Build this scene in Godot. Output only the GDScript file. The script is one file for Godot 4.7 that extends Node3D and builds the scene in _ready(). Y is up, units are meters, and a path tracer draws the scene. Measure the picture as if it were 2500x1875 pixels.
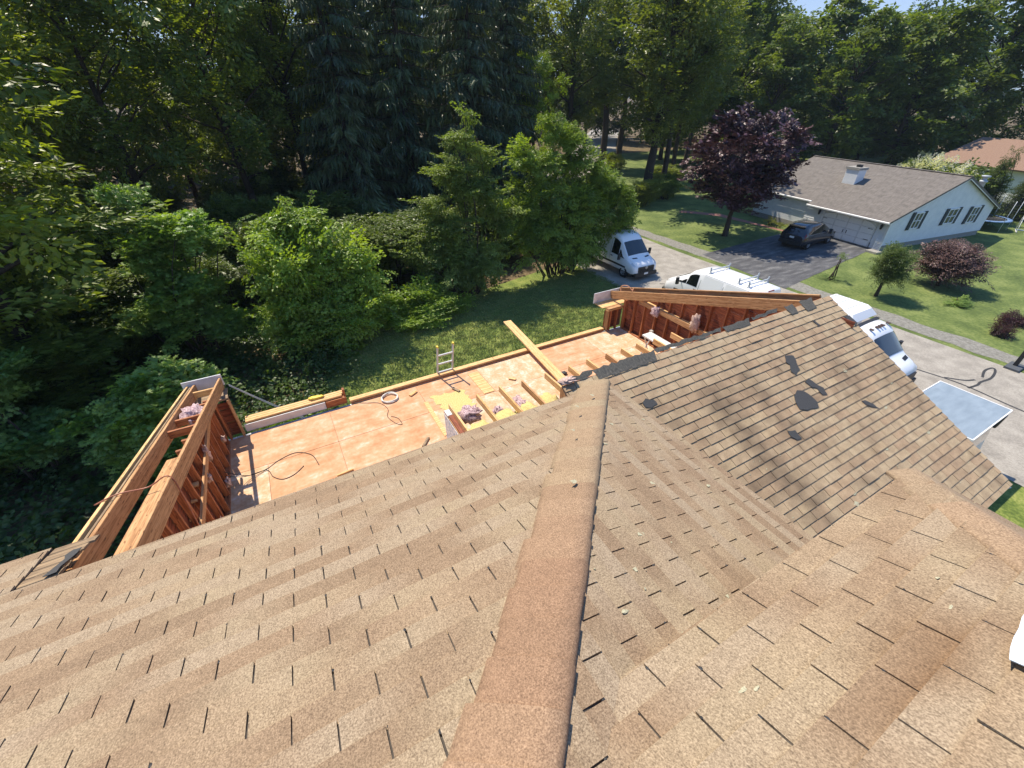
extends Node3D
# A roof seen from its own hip: shingle slopes, the opened wing, the street and the woods behind.

const EYE := Vector3(0, 10, 0)
var rng := RandomNumberGenerator.new()
var M := {}
var taken := {}
var cam: Camera3D

# ---------------------------------------------------------------- names, things, parts
func numbered(called: String) -> String:
	var k: int = taken.get(called, 0)
	taken[called] = k + 1
	return called if k == 0 else "%s_%03d" % [called, k]

func part_name(parent: Node, called: String) -> String:
	var key := str(parent.get_instance_id()) + called
	var k: int = taken.get(key, 0)
	taken[key] = k + 1
	return called if k == 0 else "%s_%03d" % [called, k]

func tag(o: Node, label: String, category: String, group := "") -> void:
	o.set_meta("label", label)
	o.set_meta("category", category)
	if group != "":
		o.set_meta("group", group)

func thing(called: String, label: String, category: String, at := Vector3.ZERO, turn := 0.0, group := "") -> Node3D:
	var o := Node3D.new()
	o.name = numbered(called)
	add_child(o)
	o.position = at
	o.rotation.y = turn
	tag(o, label, category, group)
	return o

func obj(parent: Node, called: String, mesh: Mesh, mat: Material, xf := Transform3D.IDENTITY) -> MeshInstance3D:
	var o := MeshInstance3D.new()
	o.mesh = mesh
	o.material_override = mat
	o.name = numbered(called) if parent == self else part_name(parent, called)
	parent.add_child(o)
	o.transform = xf
	return o

func struct(called: String, mesh: Mesh, mat: Material) -> MeshInstance3D:
	var o := obj(self, called, mesh, mat)
	o.set_meta("kind", "structure")
	return o

# ---------------------------------------------------------------- mesh builder
class MB:
	var st := SurfaceTool.new()
	var col := Color.WHITE
	var uo := Vector2.ZERO
	func _init(smooth := -1) -> void:
		st.begin(Mesh.PRIMITIVE_TRIANGLES)
		st.set_smooth_group(smooth)
	func v(p: Vector3, uv := Vector2.ZERO, c = null) -> void:
		st.set_color(col if c == null else c)
		st.set_uv(uv + uo)
		st.add_vertex(p)
	# corners counter-clockwise from outside
	func tri(a: Vector3, b: Vector3, c: Vector3, ua := Vector2.ZERO, ub := Vector2.ZERO, uc := Vector2.ZERO) -> void:
		v(a, ua); v(c, uc); v(b, ub)
	func quad(a: Vector3, b: Vector3, c: Vector3, d: Vector3, ua := Vector2.ZERO, ub := Vector2.ZERO, uc := Vector2.ZERO, ud := Vector2.ZERO) -> void:
		tri(a, b, c, ua, ub, uc)
		tri(a, c, d, ua, uc, ud)
	func quadm(a: Vector3, b: Vector3, c: Vector3, d: Vector3) -> void:
		var l := a.distance_to(b)
		var h := a.distance_to(d)
		quad(a, b, c, d, Vector2(0, 0), Vector2(l, 0), Vector2(l, h), Vector2(0, h))
	# ring of points (counter-clockwise seen from the end b) swept from a to b; caps
	func sweep(ring: PackedVector2Array, a: Vector3, b: Vector3, sx: Vector3, sy: Vector3) -> void:
		var n := ring.size()
		var l := a.distance_to(b)
		var vv := 0.0
		for i in n:
			var p := ring[i]
			var q := ring[(i + 1) % n]
			var dv := p.distance_to(q)
			var pa := a + sx * p.x + sy * p.y
			var qa := a + sx * q.x + sy * q.y
			var pb := b + sx * p.x + sy * p.y
			var qb := b + sx * q.x + sy * q.y
			quad(pa, qa, qb, pb, Vector2(0, vv), Vector2(0, vv + dv), Vector2(l, vv + dv), Vector2(l, vv))
			vv += dv
		for i in range(1, n - 1):
			var r0 := ring[0]; var r1 := ring[i]; var r2 := ring[i + 1]
			tri(b + sx * r0.x + sy * r0.y, b + sx * r1.x + sy * r1.y, b + sx * r2.x + sy * r2.y, r0, r1, r2)
			tri(a + sx * r0.x + sy * r0.y, a + sx * r2.x + sy * r2.y, a + sx * r1.x + sy * r1.y, r0, r2, r1)
	# a board from a to b: w across (horizontal side), t along up; chamfered edges
	func board(a: Vector3, b: Vector3, w: float, t: float, up := Vector3.UP, c := 0.004) -> void:
		var d := (b - a).normalized()
		var sx := d.cross(up).normalized() * -1.0
		var sy := sx.cross(d).normalized() * -1.0
		if sy.dot(up) < 0.0:
			sy = -sy
		if sx.cross(sy).dot(d) < 0.0:
			sx = -sx
		var x := w / 2
		var y := t / 2
		c = minf(c, minf(x, y) * 0.6)
		sweep(PackedVector2Array([Vector2(-x + c, -y), Vector2(x - c, -y), Vector2(x, -y + c), Vector2(x, y - c), Vector2(x - c, y), Vector2(-x + c, y), Vector2(-x, y - c), Vector2(-x, -y + c)]), a, b, sx, sy)
	func box(lo: Vector3, hi: Vector3, c := 0.004) -> void:
		var m := (lo + hi) / 2
		board(Vector3(lo.x, m.y, m.z), Vector3(hi.x, m.y, m.z), hi.z - lo.z, hi.y - lo.y, Vector3.UP, c)
	func tube(pts: PackedVector3Array, rad: PackedFloat32Array, sides := 7, capped := true) -> void:
		var rings: Array[PackedVector3Array] = []
		var ref := Vector3(0.31, 0.12, 0.94)
		for i in pts.size():
			var d := (pts[mini(i + 1, pts.size() - 1)] - pts[maxi(i - 1, 0)]).normalized()
			var s := d.cross(ref)
			if s.length() < 0.05:
				s = d.cross(Vector3(1, 0, 0))
			s = s.normalized()
			var u := d.cross(s)
			ref = s.cross(d)
			var ring := PackedVector3Array()
			for k in sides:
				var an := TAU * k / sides
				ring.append(pts[i] + (s * cos(an) + u * sin(an)) * rad[i])
			rings.append(ring)
		var l := 0.0
		for i in rings.size() - 1:
			var dl := pts[i].distance_to(pts[i + 1])
			for k in sides:
				var k2 := (k + 1) % sides
				var c0 := TAU * rad[i] * k / sides
				var c1 := TAU * rad[i] * (k + 1) / sides
				quad(rings[i][k], rings[i][k2], rings[i + 1][k2], rings[i + 1][k], Vector2(l, c0), Vector2(l, c1), Vector2(l + dl, c1), Vector2(l + dl, c0))
			l += dl
		if capped:
			for k in range(1, sides - 1):
				tri(rings[0][0], rings[0][k + 1], rings[0][k])
				var e := rings[rings.size() - 1]
				tri(e[0], e[k], e[k + 1])
	# profile of (radius, height) turned round axis
	func lathe(profile: PackedVector2Array, at: Vector3, axis: Vector3, segs := 20) -> void:
		axis = axis.normalized()
		var s := axis.cross(Vector3(0.2, 0.9, 0.3) if absf(axis.y) < 0.9 else Vector3.RIGHT).normalized()
		var u := axis.cross(s)
		for i in profile.size() - 1:
			for k in segs:
				var a0 := TAU * k / segs
				var a1 := TAU * (k + 1) / segs
				var d0 := s * cos(a0) + u * sin(a0)
				var d1 := s * cos(a1) + u * sin(a1)
				var p := profile[i]; var q := profile[i + 1]
				quad(at + d0 * p.x + axis * p.y, at + d1 * p.x + axis * p.y, at + d1 * q.x + axis * q.y, at + d0 * q.x + axis * q.y)
	# a flat polygon (counter-clockwise from the side n points to) with thickness th below it
	func slab(poly: PackedVector3Array, n: Vector3, th: float, su := Vector3.RIGHT, sv := Vector3.BACK) -> void:
		var k := poly.size()
		var flat := PackedVector2Array()
		var ax := (poly[1] - poly[0]).normalized()
		var ay := n.cross(ax)
		for p in poly:
			flat.append(Vector2((p - poly[0]).dot(ax), (p - poly[0]).dot(ay)))
		var idx := Geometry2D.triangulate_polygon(flat)
		for i in range(0, idx.size(), 3):
			var a := poly[idx[i]]; var b := poly[idx[i + 1]]; var c := poly[idx[i + 2]]
			if (b - a).cross(c - a).dot(n) < 0:
				var t := b; b = c; c = t
			tri(a, b, c, Vector2(a.dot(su), a.dot(sv)), Vector2(b.dot(su), b.dot(sv)), Vector2(c.dot(su), c.dot(sv)))
			if th > 0:
				tri(a - n * th, c - n * th, b - n * th)
		if th > 0:
			for i in k:
				var a := poly[i]; var b := poly[(i + 1) % k]
				quadm(a - n * th, b - n * th, b, a)
	func done() -> ArrayMesh:
		st.generate_normals()
		return st.commit()

func rnd(a: float, b: float) -> float:
	return rng.randf_range(a, b)

func board_obj(parent: Node, called: String, a: Vector3, b: Vector3, w: float, t: float, mat: Material, up := Vector3.UP, c := 0.004) -> MeshInstance3D:
	var mb := MB.new()
	mb.uo = Vector2(rnd(0, 5), rnd(0, 5))
	var base := (a + b) / 2
	mb.board(a - base, b - base, w, t, up, c)
	return obj(parent, called, mb.done(), mat, Transform3D(Basis(), base))

func box_obj(parent: Node, called: String, lo: Vector3, hi: Vector3, mat: Material, c := 0.004) -> MeshInstance3D:
	var mb := MB.new()
	mb.uo = Vector2(rnd(0, 5), rnd(0, 5))
	var base := (lo + hi) / 2
	mb.box(lo - base, hi - base, c)
	return obj(parent, called, mb.done(), mat, Transform3D(Basis(), base))

func tube_obj(parent: Node, called: String, pts: PackedVector3Array, r: float, mat: Material, sides := 6) -> MeshInstance3D:
	var mb := MB.new(0)
	var rad := PackedFloat32Array()
	for p in pts:
		rad.append(r)
	mb.tube(pts, rad, sides)
	return obj(parent, called, mb.done(), mat)

func curve_points(ctrl: Array, per := 6) -> PackedVector3Array:
	var out := PackedVector3Array()
	for i in ctrl.size() - 1:
		var a: Vector3 = ctrl[maxi(i - 1, 0)]
		var b: Vector3 = ctrl[i]
		var c: Vector3 = ctrl[i + 1]
		var d: Vector3 = ctrl[mini(i + 2, ctrl.size() - 1)]
		for k in per:
			out.append(b.cubic_interpolate(c, a, d, float(k) / per))
	out.append(ctrl[ctrl.size() - 1])
	return out

# ---------------------------------------------------------------- computed textures
func noise_bytes(w: int, h: int, freq: float, seed_: int, oct := 4, type := FastNoiseLite.TYPE_SIMPLEX_SMOOTH, sx := 1) -> PackedByteArray:
	var n := FastNoiseLite.new()
	n.noise_type = type
	n.frequency = freq
	n.seed = seed_
	n.fractal_octaves = oct
	var im := n.get_seamless_image(maxi(w / sx, 8), h)
	im.convert(Image.FORMAT_L8)
	if sx > 1:
		im.resize(w, h, Image.INTERPOLATE_CUBIC)
	return im.get_data()

func speckle_bytes(w: int, h: int, seed_: int) -> PackedByteArray:
	var r := RandomNumberGenerator.new()
	r.seed = seed_
	var raw := PackedByteArray()
	raw.resize(w * h)
	for i in w * h:
		raw[i] = r.randi() & 255
	return raw

func lut(stops: Array) -> Array:
	var g := Gradient.new()
	var off := PackedFloat32Array()
	var cs := PackedColorArray()
	for s in stops:
		off.append(s[0])
		cs.append(s[1])
	g.offsets = off
	g.colors = cs
	var out := []
	for i in 256:
		var c := g.sample(i / 255.0)
		out.append([int(c.r * 255), int(c.g * 255), int(c.b * 255)])
	return out

func mixed_texture(w: int, h: int, layers: Array, stops: Array) -> ImageTexture:
	# layers: [bytes, weight]; the weighted sum runs through the colour stops
	var l := lut(stops)
	var data := PackedByteArray()
	data.resize(w * h * 3)
	for i in w * h:
		var s := 0.0
		for y in layers:
			s += y[0][i] * y[1]
		var c: Array = l[clampi(int(s), 0, 255)]
		data[i * 3] = c[0]
		data[i * 3 + 1] = c[1]
		data[i * 3 + 2] = c[2]
	return ImageTexture.create_from_image(Image.create_from_data(w, h, false, Image.FORMAT_RGB8, data))

func plain(c: Color, rough := 0.8, metal := 0.0) -> StandardMaterial3D:
	var m := StandardMaterial3D.new()
	m.albedo_color = c
	m.roughness = rough
	m.metallic = metal
	return m

func textured(tex: Texture2D, rough := 0.9, scale := Vector3(1, 1, 1), world := true, tint := Color.WHITE) -> StandardMaterial3D:
	var m := StandardMaterial3D.new()
	m.albedo_texture = tex
	m.albedo_color = tint
	m.roughness = rough
	m.uv1_scale = scale
	if world:
		m.uv1_triplanar = true
		m.uv1_world_triplanar = true
	return m

func leafy(c: Color, back: float, vcol := true) -> StandardMaterial3D:
	var m := StandardMaterial3D.new()
	m.albedo_color = c
	m.roughness = 0.42
	m.vertex_color_use_as_albedo = vcol
	m.backlight_enabled = true
	m.backlight = Color(back, back, back * 0.5)
	m.cull_mode = BaseMaterial3D.CULL_DISABLED
	return m

func grey(v: int) -> Color:
	return Color(v / 255.0, v / 255.0, v / 255.0)

func c8(r: int, g: int, b: int) -> Color:
	return Color(r / 255.0, g / 255.0, b / 255.0)

func make_materials() -> void:
	var sp1 := speckle_bytes(512, 512, 11)
	var sp2 := noise_bytes(512, 512, 0.24, 12, 3)
	var lo := noise_bytes(512, 512, 0.012, 13, 4)
	var mid := noise_bytes(512, 512, 0.04, 14, 4)
	# asphalt shingle granules: tan, cream and brown grains
	var gran := mixed_texture(512, 512, [[sp1, 0.44], [sp2, 0.44], [mid, 0.12]], [[0.0, c8(64, 52, 42)], [0.3, c8(114, 98, 79)], [0.5, c8(150, 132, 109)], [0.7, c8(176, 157, 131)], [1.0, c8(212, 196, 170)]])
	M.shingle = textured(gran, 0.95, Vector3(0.72, 0.72, 0.72))
	M.shingle.vertex_color_use_as_albedo = true
	var gran2 := mixed_texture(512, 512, [[sp1, 0.30], [sp2, 0.36], [lo, 0.34]], [[0.0, c8(86, 71, 56)], [0.3, c8(133, 114, 92)], [0.5, c8(164, 143, 115)], [0.72, c8(189, 168, 138)], [1.0, c8(214, 196, 166)]])
	M.shingle_old = textured(gran2, 0.95, Vector3(0.7, 0.7, 0.7))
	M.shingle_old.vertex_color_use_as_albedo = true
	M.deck_dark = textured(mixed_texture(256, 256, [[noise_bytes(256, 256, 0.08, 15), 1.0]], [[0.0, c8(56, 51, 47)], [1.0, c8(92, 85, 78)]]), 0.95, Vector3(2, 2, 2))
	M.felt = textured(mixed_texture(256, 256, [[noise_bytes(256, 256, 0.06, 16), 0.6], [speckle_bytes(256, 256, 17), 0.4]], [[0.0, c8(46, 46, 44)], [0.5, c8(82, 80, 74)], [1.0, c8(128, 122, 110)]]), 0.95, Vector3(1.6, 1.6, 1.6))
	M.scrap = textured(mixed_texture(256, 256, [[noise_bytes(256, 256, 0.09, 18), 0.7], [speckle_bytes(256, 256, 19), 0.3]], [[0.0, c8(40, 40, 40)], [0.6, c8(70, 70, 70)], [1.0, c8(104, 103, 102)]]), 0.85, Vector3(3, 3, 3))
	M.lichen = textured(mixed_texture(128, 128, [[noise_bytes(128, 128, 0.1, 20), 1.0]], [[0.0, c8(150, 146, 118)], [1.0, c8(200, 194, 166)]]), 0.95, Vector3(9, 9, 9))
	# wood: grain runs along u (2 m to the picture), v across (0.4 m)
	var grain := noise_bytes(512, 512, 0.03, 21, 5, FastNoiseLite.TYPE_SIMPLEX_SMOOTH, 16)
	var fine := noise_bytes(512, 512, 0.16, 22, 3, FastNoiseLite.TYPE_SIMPLEX_SMOOTH, 12)
	var blot := noise_bytes(512, 512, 0.016, 23, 4)
	var knots := noise_bytes(512, 512, 0.03, 61, 1)
	for i in knots.size():
		knots[i] = clampi((knots[i] - 208) * 8, 0, 255)
	var woods := {
		"rafter": [c8(98, 66, 40), c8(160, 116, 74), c8(190, 146, 100), c8(212, 174, 128)],
		"stud": [c8(84, 42, 24), c8(138, 80, 48), c8(172, 108, 66), c8(196, 138, 94)],
		"sheathing": [c8(58, 24, 14), c8(104, 52, 32), c8(136, 74, 48), c8(166, 100, 68)],
		"lumber": [c8(150, 104, 60), c8(202, 156, 98), c8(224, 182, 126), c8(240, 208, 158)],
		"weathered": [c8(70, 58, 46), c8(118, 98, 76), c8(152, 128, 98), c8(186, 164, 130)],
	}
	for k in woods:
		var c: Array = woods[k]
		var t := mixed_texture(512, 512, [[grain, 0.45], [fine, 0.30], [blot, 0.25], [knots, -0.45]], [[0.0, c[0]], [0.36, c[1]], [0.55, c[2]], [1.0, c[3]]])
		M[k] = textured(t, 0.75, Vector3(0.5, 2.5, 1), false)
	# floor sheets: tan board with scuffs of white dust and orange stains
	var f1 := noise_bytes(1024, 1024, 0.007, 24, 5)
	var f2 := noise_bytes(1024, 1024, 0.035, 25, 4)
	var f3 := noise_bytes(1024, 1024, 0.02, 26, 5, FastNoiseLite.TYPE_SIMPLEX_SMOOTH, 5)
	M.floor_board = textured(mixed_texture(1024, 1024, [[f1, 0.45], [f2, 0.25], [f3, 0.30]], [[0.0, c8(168, 112, 74)], [0.32, c8(190, 138, 98)], [0.48, c8(198, 150, 112)], [0.62, c8(204, 164, 130)], [0.76, c8(212, 184, 160)], [1.0, c8(226, 212, 198)]]), 0.85, Vector3(0.27, 0.27, 0.27))
	M.floor_dusty = textured(mixed_texture(512, 512, [[noise_bytes(512, 512, 0.012, 27, 5), 0.6], [noise_bytes(512, 512, 0.05, 28, 4), 0.4]], [[0.0, c8(178, 134, 94)], [0.4, c8(200, 162, 124)], [0.62, c8(208, 178, 148)], [0.8, c8(220, 202, 182)], [1.0, c8(232, 222, 210)]]), 0.85, Vector3(0.5, 0.5, 0.5))
	M.white_paint = textured(mixed_texture(256, 256, [[noise_bytes(256, 256, 0.02, 29), 1.0]], [[0.0, c8(196, 196, 194)], [1.0, c8(232, 232, 230)]]), 0.5, Vector3(0.6, 0.6, 0.6))
	M.old_paint = textured(mixed_texture(256, 256, [[noise_bytes(256, 256, 0.03, 30, 5), 1.0]], [[0.0, c8(150, 168, 186)], [0.45, c8(196, 208, 220)], [0.6, c8(226, 230, 232)], [1.0, c8(236, 236, 234)]]), 0.6, Vector3(1.5, 1.5, 1.5))
	M.siding = textured(mixed_texture(256, 256, [[noise_bytes(256, 256, 0.02, 31), 1.0]], [[0.0, c8(210, 214, 216)], [1.0, c8(228, 230, 230)]]), 0.5, Vector3(0.3, 0.3, 0.3))
	M.concrete = textured(mixed_texture(256, 256, [[noise_bytes(256, 256, 0.04, 32), 0.6], [speckle_bytes(256, 256, 33), 0.4]], [[0.0, c8(120, 118, 112)], [1.0, c8(176, 172, 164)]]), 0.9, Vector3(0.8, 0.8, 0.8))
	# ground
	var g1 := noise_bytes(1024, 1024, 0.006, 34, 5)
	var g2 := noise_bytes(1024, 1024, 0.06, 35, 4)
	var g3 := speckle_bytes(1024, 1024, 36)
	M.lawn = textured(mixed_texture(1024, 1024, [[g1, 0.42], [g2, 0.40], [g3, 0.18]], [[0.0, c8(48, 60, 20)], [0.35, c8(82, 98, 36)], [0.5, c8(104, 118, 48)], [0.64, c8(128, 134, 66)], [1.0, c8(172, 166, 104)]]), 0.95, Vector3(0.13, 0.13, 0.13))
	M.lawn_far = textured(mixed_texture(1024, 1024, [[g1, 0.45], [g2, 0.38], [g3, 0.17]], [[0.0, c8(46, 60, 24)], [0.4, c8(80, 96, 42)], [0.55, c8(98, 112, 54)], [1.0, c8(146, 150, 92)]]), 0.95, Vector3(0.07, 0.07, 0.07))
	M.wood_floor = textured(mixed_texture(512, 512, [[noise_bytes(512, 512, 0.012, 37, 5), 0.5], [noise_bytes(512, 512, 0.07, 38, 4), 0.5]], [[0.0, c8(62, 50, 34)], [0.45, c8(92, 78, 54)], [0.6, c8(112, 96, 66)], [1.0, c8(150, 134, 100)]]), 0.98, Vector3(0.15, 0.15, 0.15))
	M.asphalt = textured(mixed_texture(1024, 1024, [[g3, 0.30], [g2, 0.32], [g1, 0.38]], [[0.0, c8(100, 95, 88)], [0.5, c8(148, 142, 132)], [1.0, c8(190, 184, 172)]]), 0.92, Vector3(0.16, 0.16, 0.16))
	M.drive = textured(mixed_texture(512, 512, [[noise_bytes(512, 512, 0.02, 39, 5, FastNoiseLite.TYPE_SIMPLEX_SMOOTH, 4), 0.6], [speckle_bytes(512, 512, 40), 0.16], [noise_bytes(512, 512, 0.09, 41), 0.24]], [[0.0, c8(52, 52, 54)], [0.5, c8(80, 80, 82)], [0.66, c8(98, 98, 98)], [1.0, c8(150, 148, 144)]]), 0.9, Vector3(0.2, 0.2, 0.2))
	M.walk = textured(mixed_texture(512, 512, [[noise_bytes(512, 512, 0.02, 42, 5), 0.5], [speckle_bytes(512, 512, 43), 0.2], [noise_bytes(512, 512, 0.08, 44), 0.3]], [[0.0, c8(80, 78, 62)], [0.45, c8(120, 118, 110)], [1.0, c8(164, 160, 152)]]), 0.92, Vector3(0.4, 0.4, 0.4))
	M.grey_roof = textured(mixed_texture(512, 512, [[noise_bytes(512, 512, 0.03, 45, 4, FastNoiseLite.TYPE_SIMPLEX_SMOOTH, 3), 0.45], [speckle_bytes(512, 512, 46), 0.25], [noise_bytes(512, 512, 0.008, 47, 4), 0.3]], [[0.0, c8(70, 66, 62)], [0.5, c8(108, 102, 96)], [1.0, c8(142, 135, 128)]]), 0.95, Vector3(0.35, 0.35, 0.35))
	M.orange_roof = textured(mixed_texture(256, 256, [[noise_bytes(256, 256, 0.06, 48), 1.0]], [[0.0, c8(118, 92, 76)], [1.0, c8(152, 126, 108)]]), 0.95, Vector3(0.4, 0.4, 0.4))
	M.bark = textured(mixed_texture(256, 256, [[noise_bytes(256, 256, 0.05, 49, 4), 0.7], [speckle_bytes(256, 256, 50), 0.3]], [[0.0, c8(34, 28, 22)], [0.5, c8(66, 56, 46)], [1.0, c8(108, 96, 82)]]), 0.95, Vector3(1.2, 0.5, 1.2))
	M.brick_path = textured(mixed_texture(256, 256, [[noise_bytes(256, 256, 0.12, 51), 1.0]], [[0.0, c8(116, 70, 58)], [1.0, c8(186, 140, 124)]]), 0.9, Vector3(0.7, 0.7, 0.7))
	M.wool_yellow = textured(mixed_texture(256, 256, [[noise_bytes(256, 256, 0.06, 52, 5), 0.7], [speckle_bytes(256, 256, 53), 0.3]], [[0.0, c8(126, 112, 66)], [0.4, c8(194, 176, 112)], [1.0, c8(224, 212, 156)]]), 1.0, Vector3(2.2, 2.2, 2.2))
	M.wool_pink = textured(mixed_texture(256, 256, [[noise_bytes(256, 256, 0.05, 54, 5), 1.0]], [[0.0, c8(78, 52, 58)], [0.42, c8(150, 118, 124)], [0.55, c8(196, 172, 172)], [1.0, c8(226, 210, 208)]]), 1.0, Vector3(2.2, 2.2, 2.2))
	M.kraft = textured(mixed_texture(128, 128, [[noise_bytes(128, 128, 0.05, 55, 4), 1.0]], [[0.0, c8(150, 116, 100)], [1.0, c8(224, 206, 196)]]), 0.9, Vector3(3, 3, 3))
	# plain ones
	M.black_wire = plain(c8(40, 38, 36), 0.5)
	M.white_wire = plain(c8(226, 222, 210), 0.5)
	M.copper = plain(c8(170, 104, 74), 0.4)
	M.alloy = plain(c8(196, 198, 200), 0.45, 0.15)
	M.yellow = plain(c8(226, 196, 76), 0.6)
	M.white = plain(c8(232, 232, 230), 0.45)
	M.car_white = plain(c8(236, 237, 238), 0.22)
	M.car_white.clearcoat_enabled = true
	M.car_white.clearcoat = 0.6
	M.car_white.clearcoat_roughness = 0.08
	M.car_dark = plain(c8(46, 48, 54), 0.2, 0.35)
	M.car_dark.clearcoat_enabled = true
	M.car_dark.clearcoat = 0.9
	M.car_dark.clearcoat_roughness = 0.05
	M.black_plastic = plain(c8(34, 35, 37), 0.55)
	M.rubber = plain(c8(30, 30, 31), 0.85)
	M.rim = plain(c8(150, 152, 155), 0.35, 0.7)
	M.glass_dark = plain(c8(22, 26, 28), 0.06)
	M.glass_dark.clearcoat_enabled = true
	M.glass_dark.clearcoat = 1.0
	M.glass_dark.clearcoat_roughness = 0.03
	M.lamp_glass = plain(c8(196, 200, 204), 0.12)
	M.red_lamp = plain(c8(120, 26, 24), 0.2)
	M.amber = plain(c8(70, 44, 28), 0.3)
	M.seam = plain(c8(150, 154, 158), 0.5)
	M.tarp = textured(mixed_texture(256, 256, [[noise_bytes(256, 256, 0.03, 56, 5, FastNoiseLite.TYPE_SIMPLEX_SMOOTH, 4), 1.0]], [[0.0, c8(120, 134, 146)], [1.0, c8(140, 154, 166)]]), 0.6, Vector3(0.5, 0.5, 0.5))
	M.cab_grey = plain(c8(206, 204, 198), 0.4)
	M.shutter = plain(c8(44, 54, 60), 0.6)
	M.frame = plain(c8(226, 228, 228), 0.5)
	M.pane = plain(c8(58, 68, 66), 0.06)
	M.net = plain(c8(46, 54, 44), 0.9)
	M.pole = plain(c8(176, 184, 190), 0.4)
	M.box_metal = plain(c8(188, 188, 186), 0.5, 0.3)
	M.mulch = plain(c8(74, 46, 36), 0.95)
	M.tar = plain(c8(52, 52, 52), 0.7)
	# foliage
	M.leaf = leafy(Color(1, 1, 1), 1.0)
	M.leaf_purple = leafy(Color(1, 1, 1), 0.3)
	M.needle = leafy(Color(1, 1, 1), 0.6)
	M.grass = leafy(Color(1, 1, 1), 0.5)

# ---------------------------------------------------------------- shingle slopes
var tint_noise := FastNoiseLite.new()
var stain_noise := FastNoiseLite.new()

func tint_tan(p: Vector3, k: int, j: int, u: float) -> Color:
	var n := tint_noise.get_noise_2d(u * 1.5, k * 37.7)
	var f := smoothstep(-0.10, 0.22, n)
	var g := tint_noise.get_noise_2d(u * 0.35 + 90.0, k * 1.1)
	var light := Color(1.09, 1.06, 1.0)
	var dark := Color(0.81, 0.73, 0.67)
	var c := light.lerp(dark, f) * (1.0 + g * 0.14)
	if p.x > 1.1 and p.z > -0.3:   # rust wash left of the flashing
		var d := Vector2((p.x - 1.62) / 0.34, (p.z - 0.16) / 0.16).length()
		c = c.lerp(Color(0.52, 0.36, 0.24), 0.75 * (1.0 - smoothstep(0.35, 1.1, d + 0.4 * stain_noise.get_noise_2d(p.x * 9.0, p.z * 9.0))))
	return Color(c.r, c.g, c.b, 1)

func tint_brown(p: Vector3, k: int, j: int, u: float) -> Color:
	var h := absi(hash(Vector2i(j, k))) % 1000 / 1000.0
	var c: Color
	if h < 0.42: c = Color(1.02, 1.0, 0.96)
	elif h < 0.62: c = Color(1.08, 1.05, 0.97)
	elif h < 0.84: c = Color(0.96, 0.90, 0.85)
	else: c = Color(0.90, 0.84, 0.80)
	var s := stain_noise.get_noise_2d(p.x * 1.9, p.z * 0.55)
	s = smoothstep(0.08, 0.42, s) * smoothstep(-3.5, -2.9, p.z)
	var band := exp(-pow((p.x - 5.0 - 0.18 * (p.z + 2.2)) / 0.17, 2.0)) * smoothstep(-3.2, -2.7, p.z) * (1.0 - smoothstep(-1.6, -0.9, p.z))
	var band2 := exp(-pow((p.x - 5.75) / 0.14, 2.0)) * smoothstep(-3.3, -2.9, p.z) * (1.0 - smoothstep(-2.2, -1.4, p.z)) * 0.7
	var band3 := exp(-pow((p.x - 4.3 - 0.3 * (p.z + 1.6)) / 0.22, 2.0)) * smoothstep(-2.4, -1.9, p.z) * 0.8
	s = clampf(s * 0.62 + band * 1.4 + band2 + band3, 0.0, 1.0) * (0.85 + 0.4 * stain_noise.get_noise_2d(p.x * 11.0, p.z * 7.0))
	c = c.lerp(Color(0.36, 0.34, 0.33), clampf(s, 0, 0.9))
	return Color(c.r, c.g, c.b, 1)

func clip_poly(pts: PackedVector2Array, region: PackedVector2Array) -> PackedVector2Array:
	var r := Geometry2D.intersect_polygons(pts, region)
	return r[0] if r.size() > 0 else PackedVector2Array()

# gathers the tabs of one slope; s runs up the slope, u along the courses
func gather_tabs(out: Array, node: Node3D, o: Vector3, u: Vector3, up: Vector3, w: float, e: float, phase: float, region: PackedVector2Array, tint: Callable, mat: Material, gap := 0.009) -> void:
	var n := u.cross(up)
	if n.y < 0: n = -n
	var lo := region[0]; var hi := region[0]
	for p in region:
		lo = lo.min(p); hi = hi.max(p)
	for k in range(floori(lo.y / e) , ceili(hi.y / e) + 1):
		var off := phase + 0.5 * k
		for j in range(floori(lo.x / w - off) - 1, ceili(hi.x / w - off) + 1):
			var g0 := gap * rnd(0.6, 1.15)
			var u0 := (j + off) * w + g0 / 2
			var u1 := (j + 1 + off) * w - g0 / 2
			var jb := rnd(-0.0025, 0.0025)
			var q := clip_poly(PackedVector2Array([Vector2(u0, k * e + jb), Vector2(u1, k * e + jb + rnd(-0.002, 0.002)), Vector2(u1, (k + 1) * e + 0.012), Vector2(u0, (k + 1) * e + 0.012)]), region)
			if q.size() < 3: continue
			var area := 0.0
			for i in q.size():
				area += q[i].cross(q[(i + 1) % q.size()])
			if absf(area) < 0.0006: continue
			if area < 0: q.reverse()
			var m := Vector2.ZERO
			for p in q: m += p
			m /= q.size()
			out.append({"node": node, "q": q, "k": k, "j": j, "o": o, "u": u, "up": up, "n": n, "e": e, "tint": tint, "mat": mat, "mid": o + u * m.x + up * m.y, "lift": rnd(0.0, 0.0025) + (rnd(0.002, 0.007) if rng.randf() < 0.07 else 0.0)})

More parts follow.
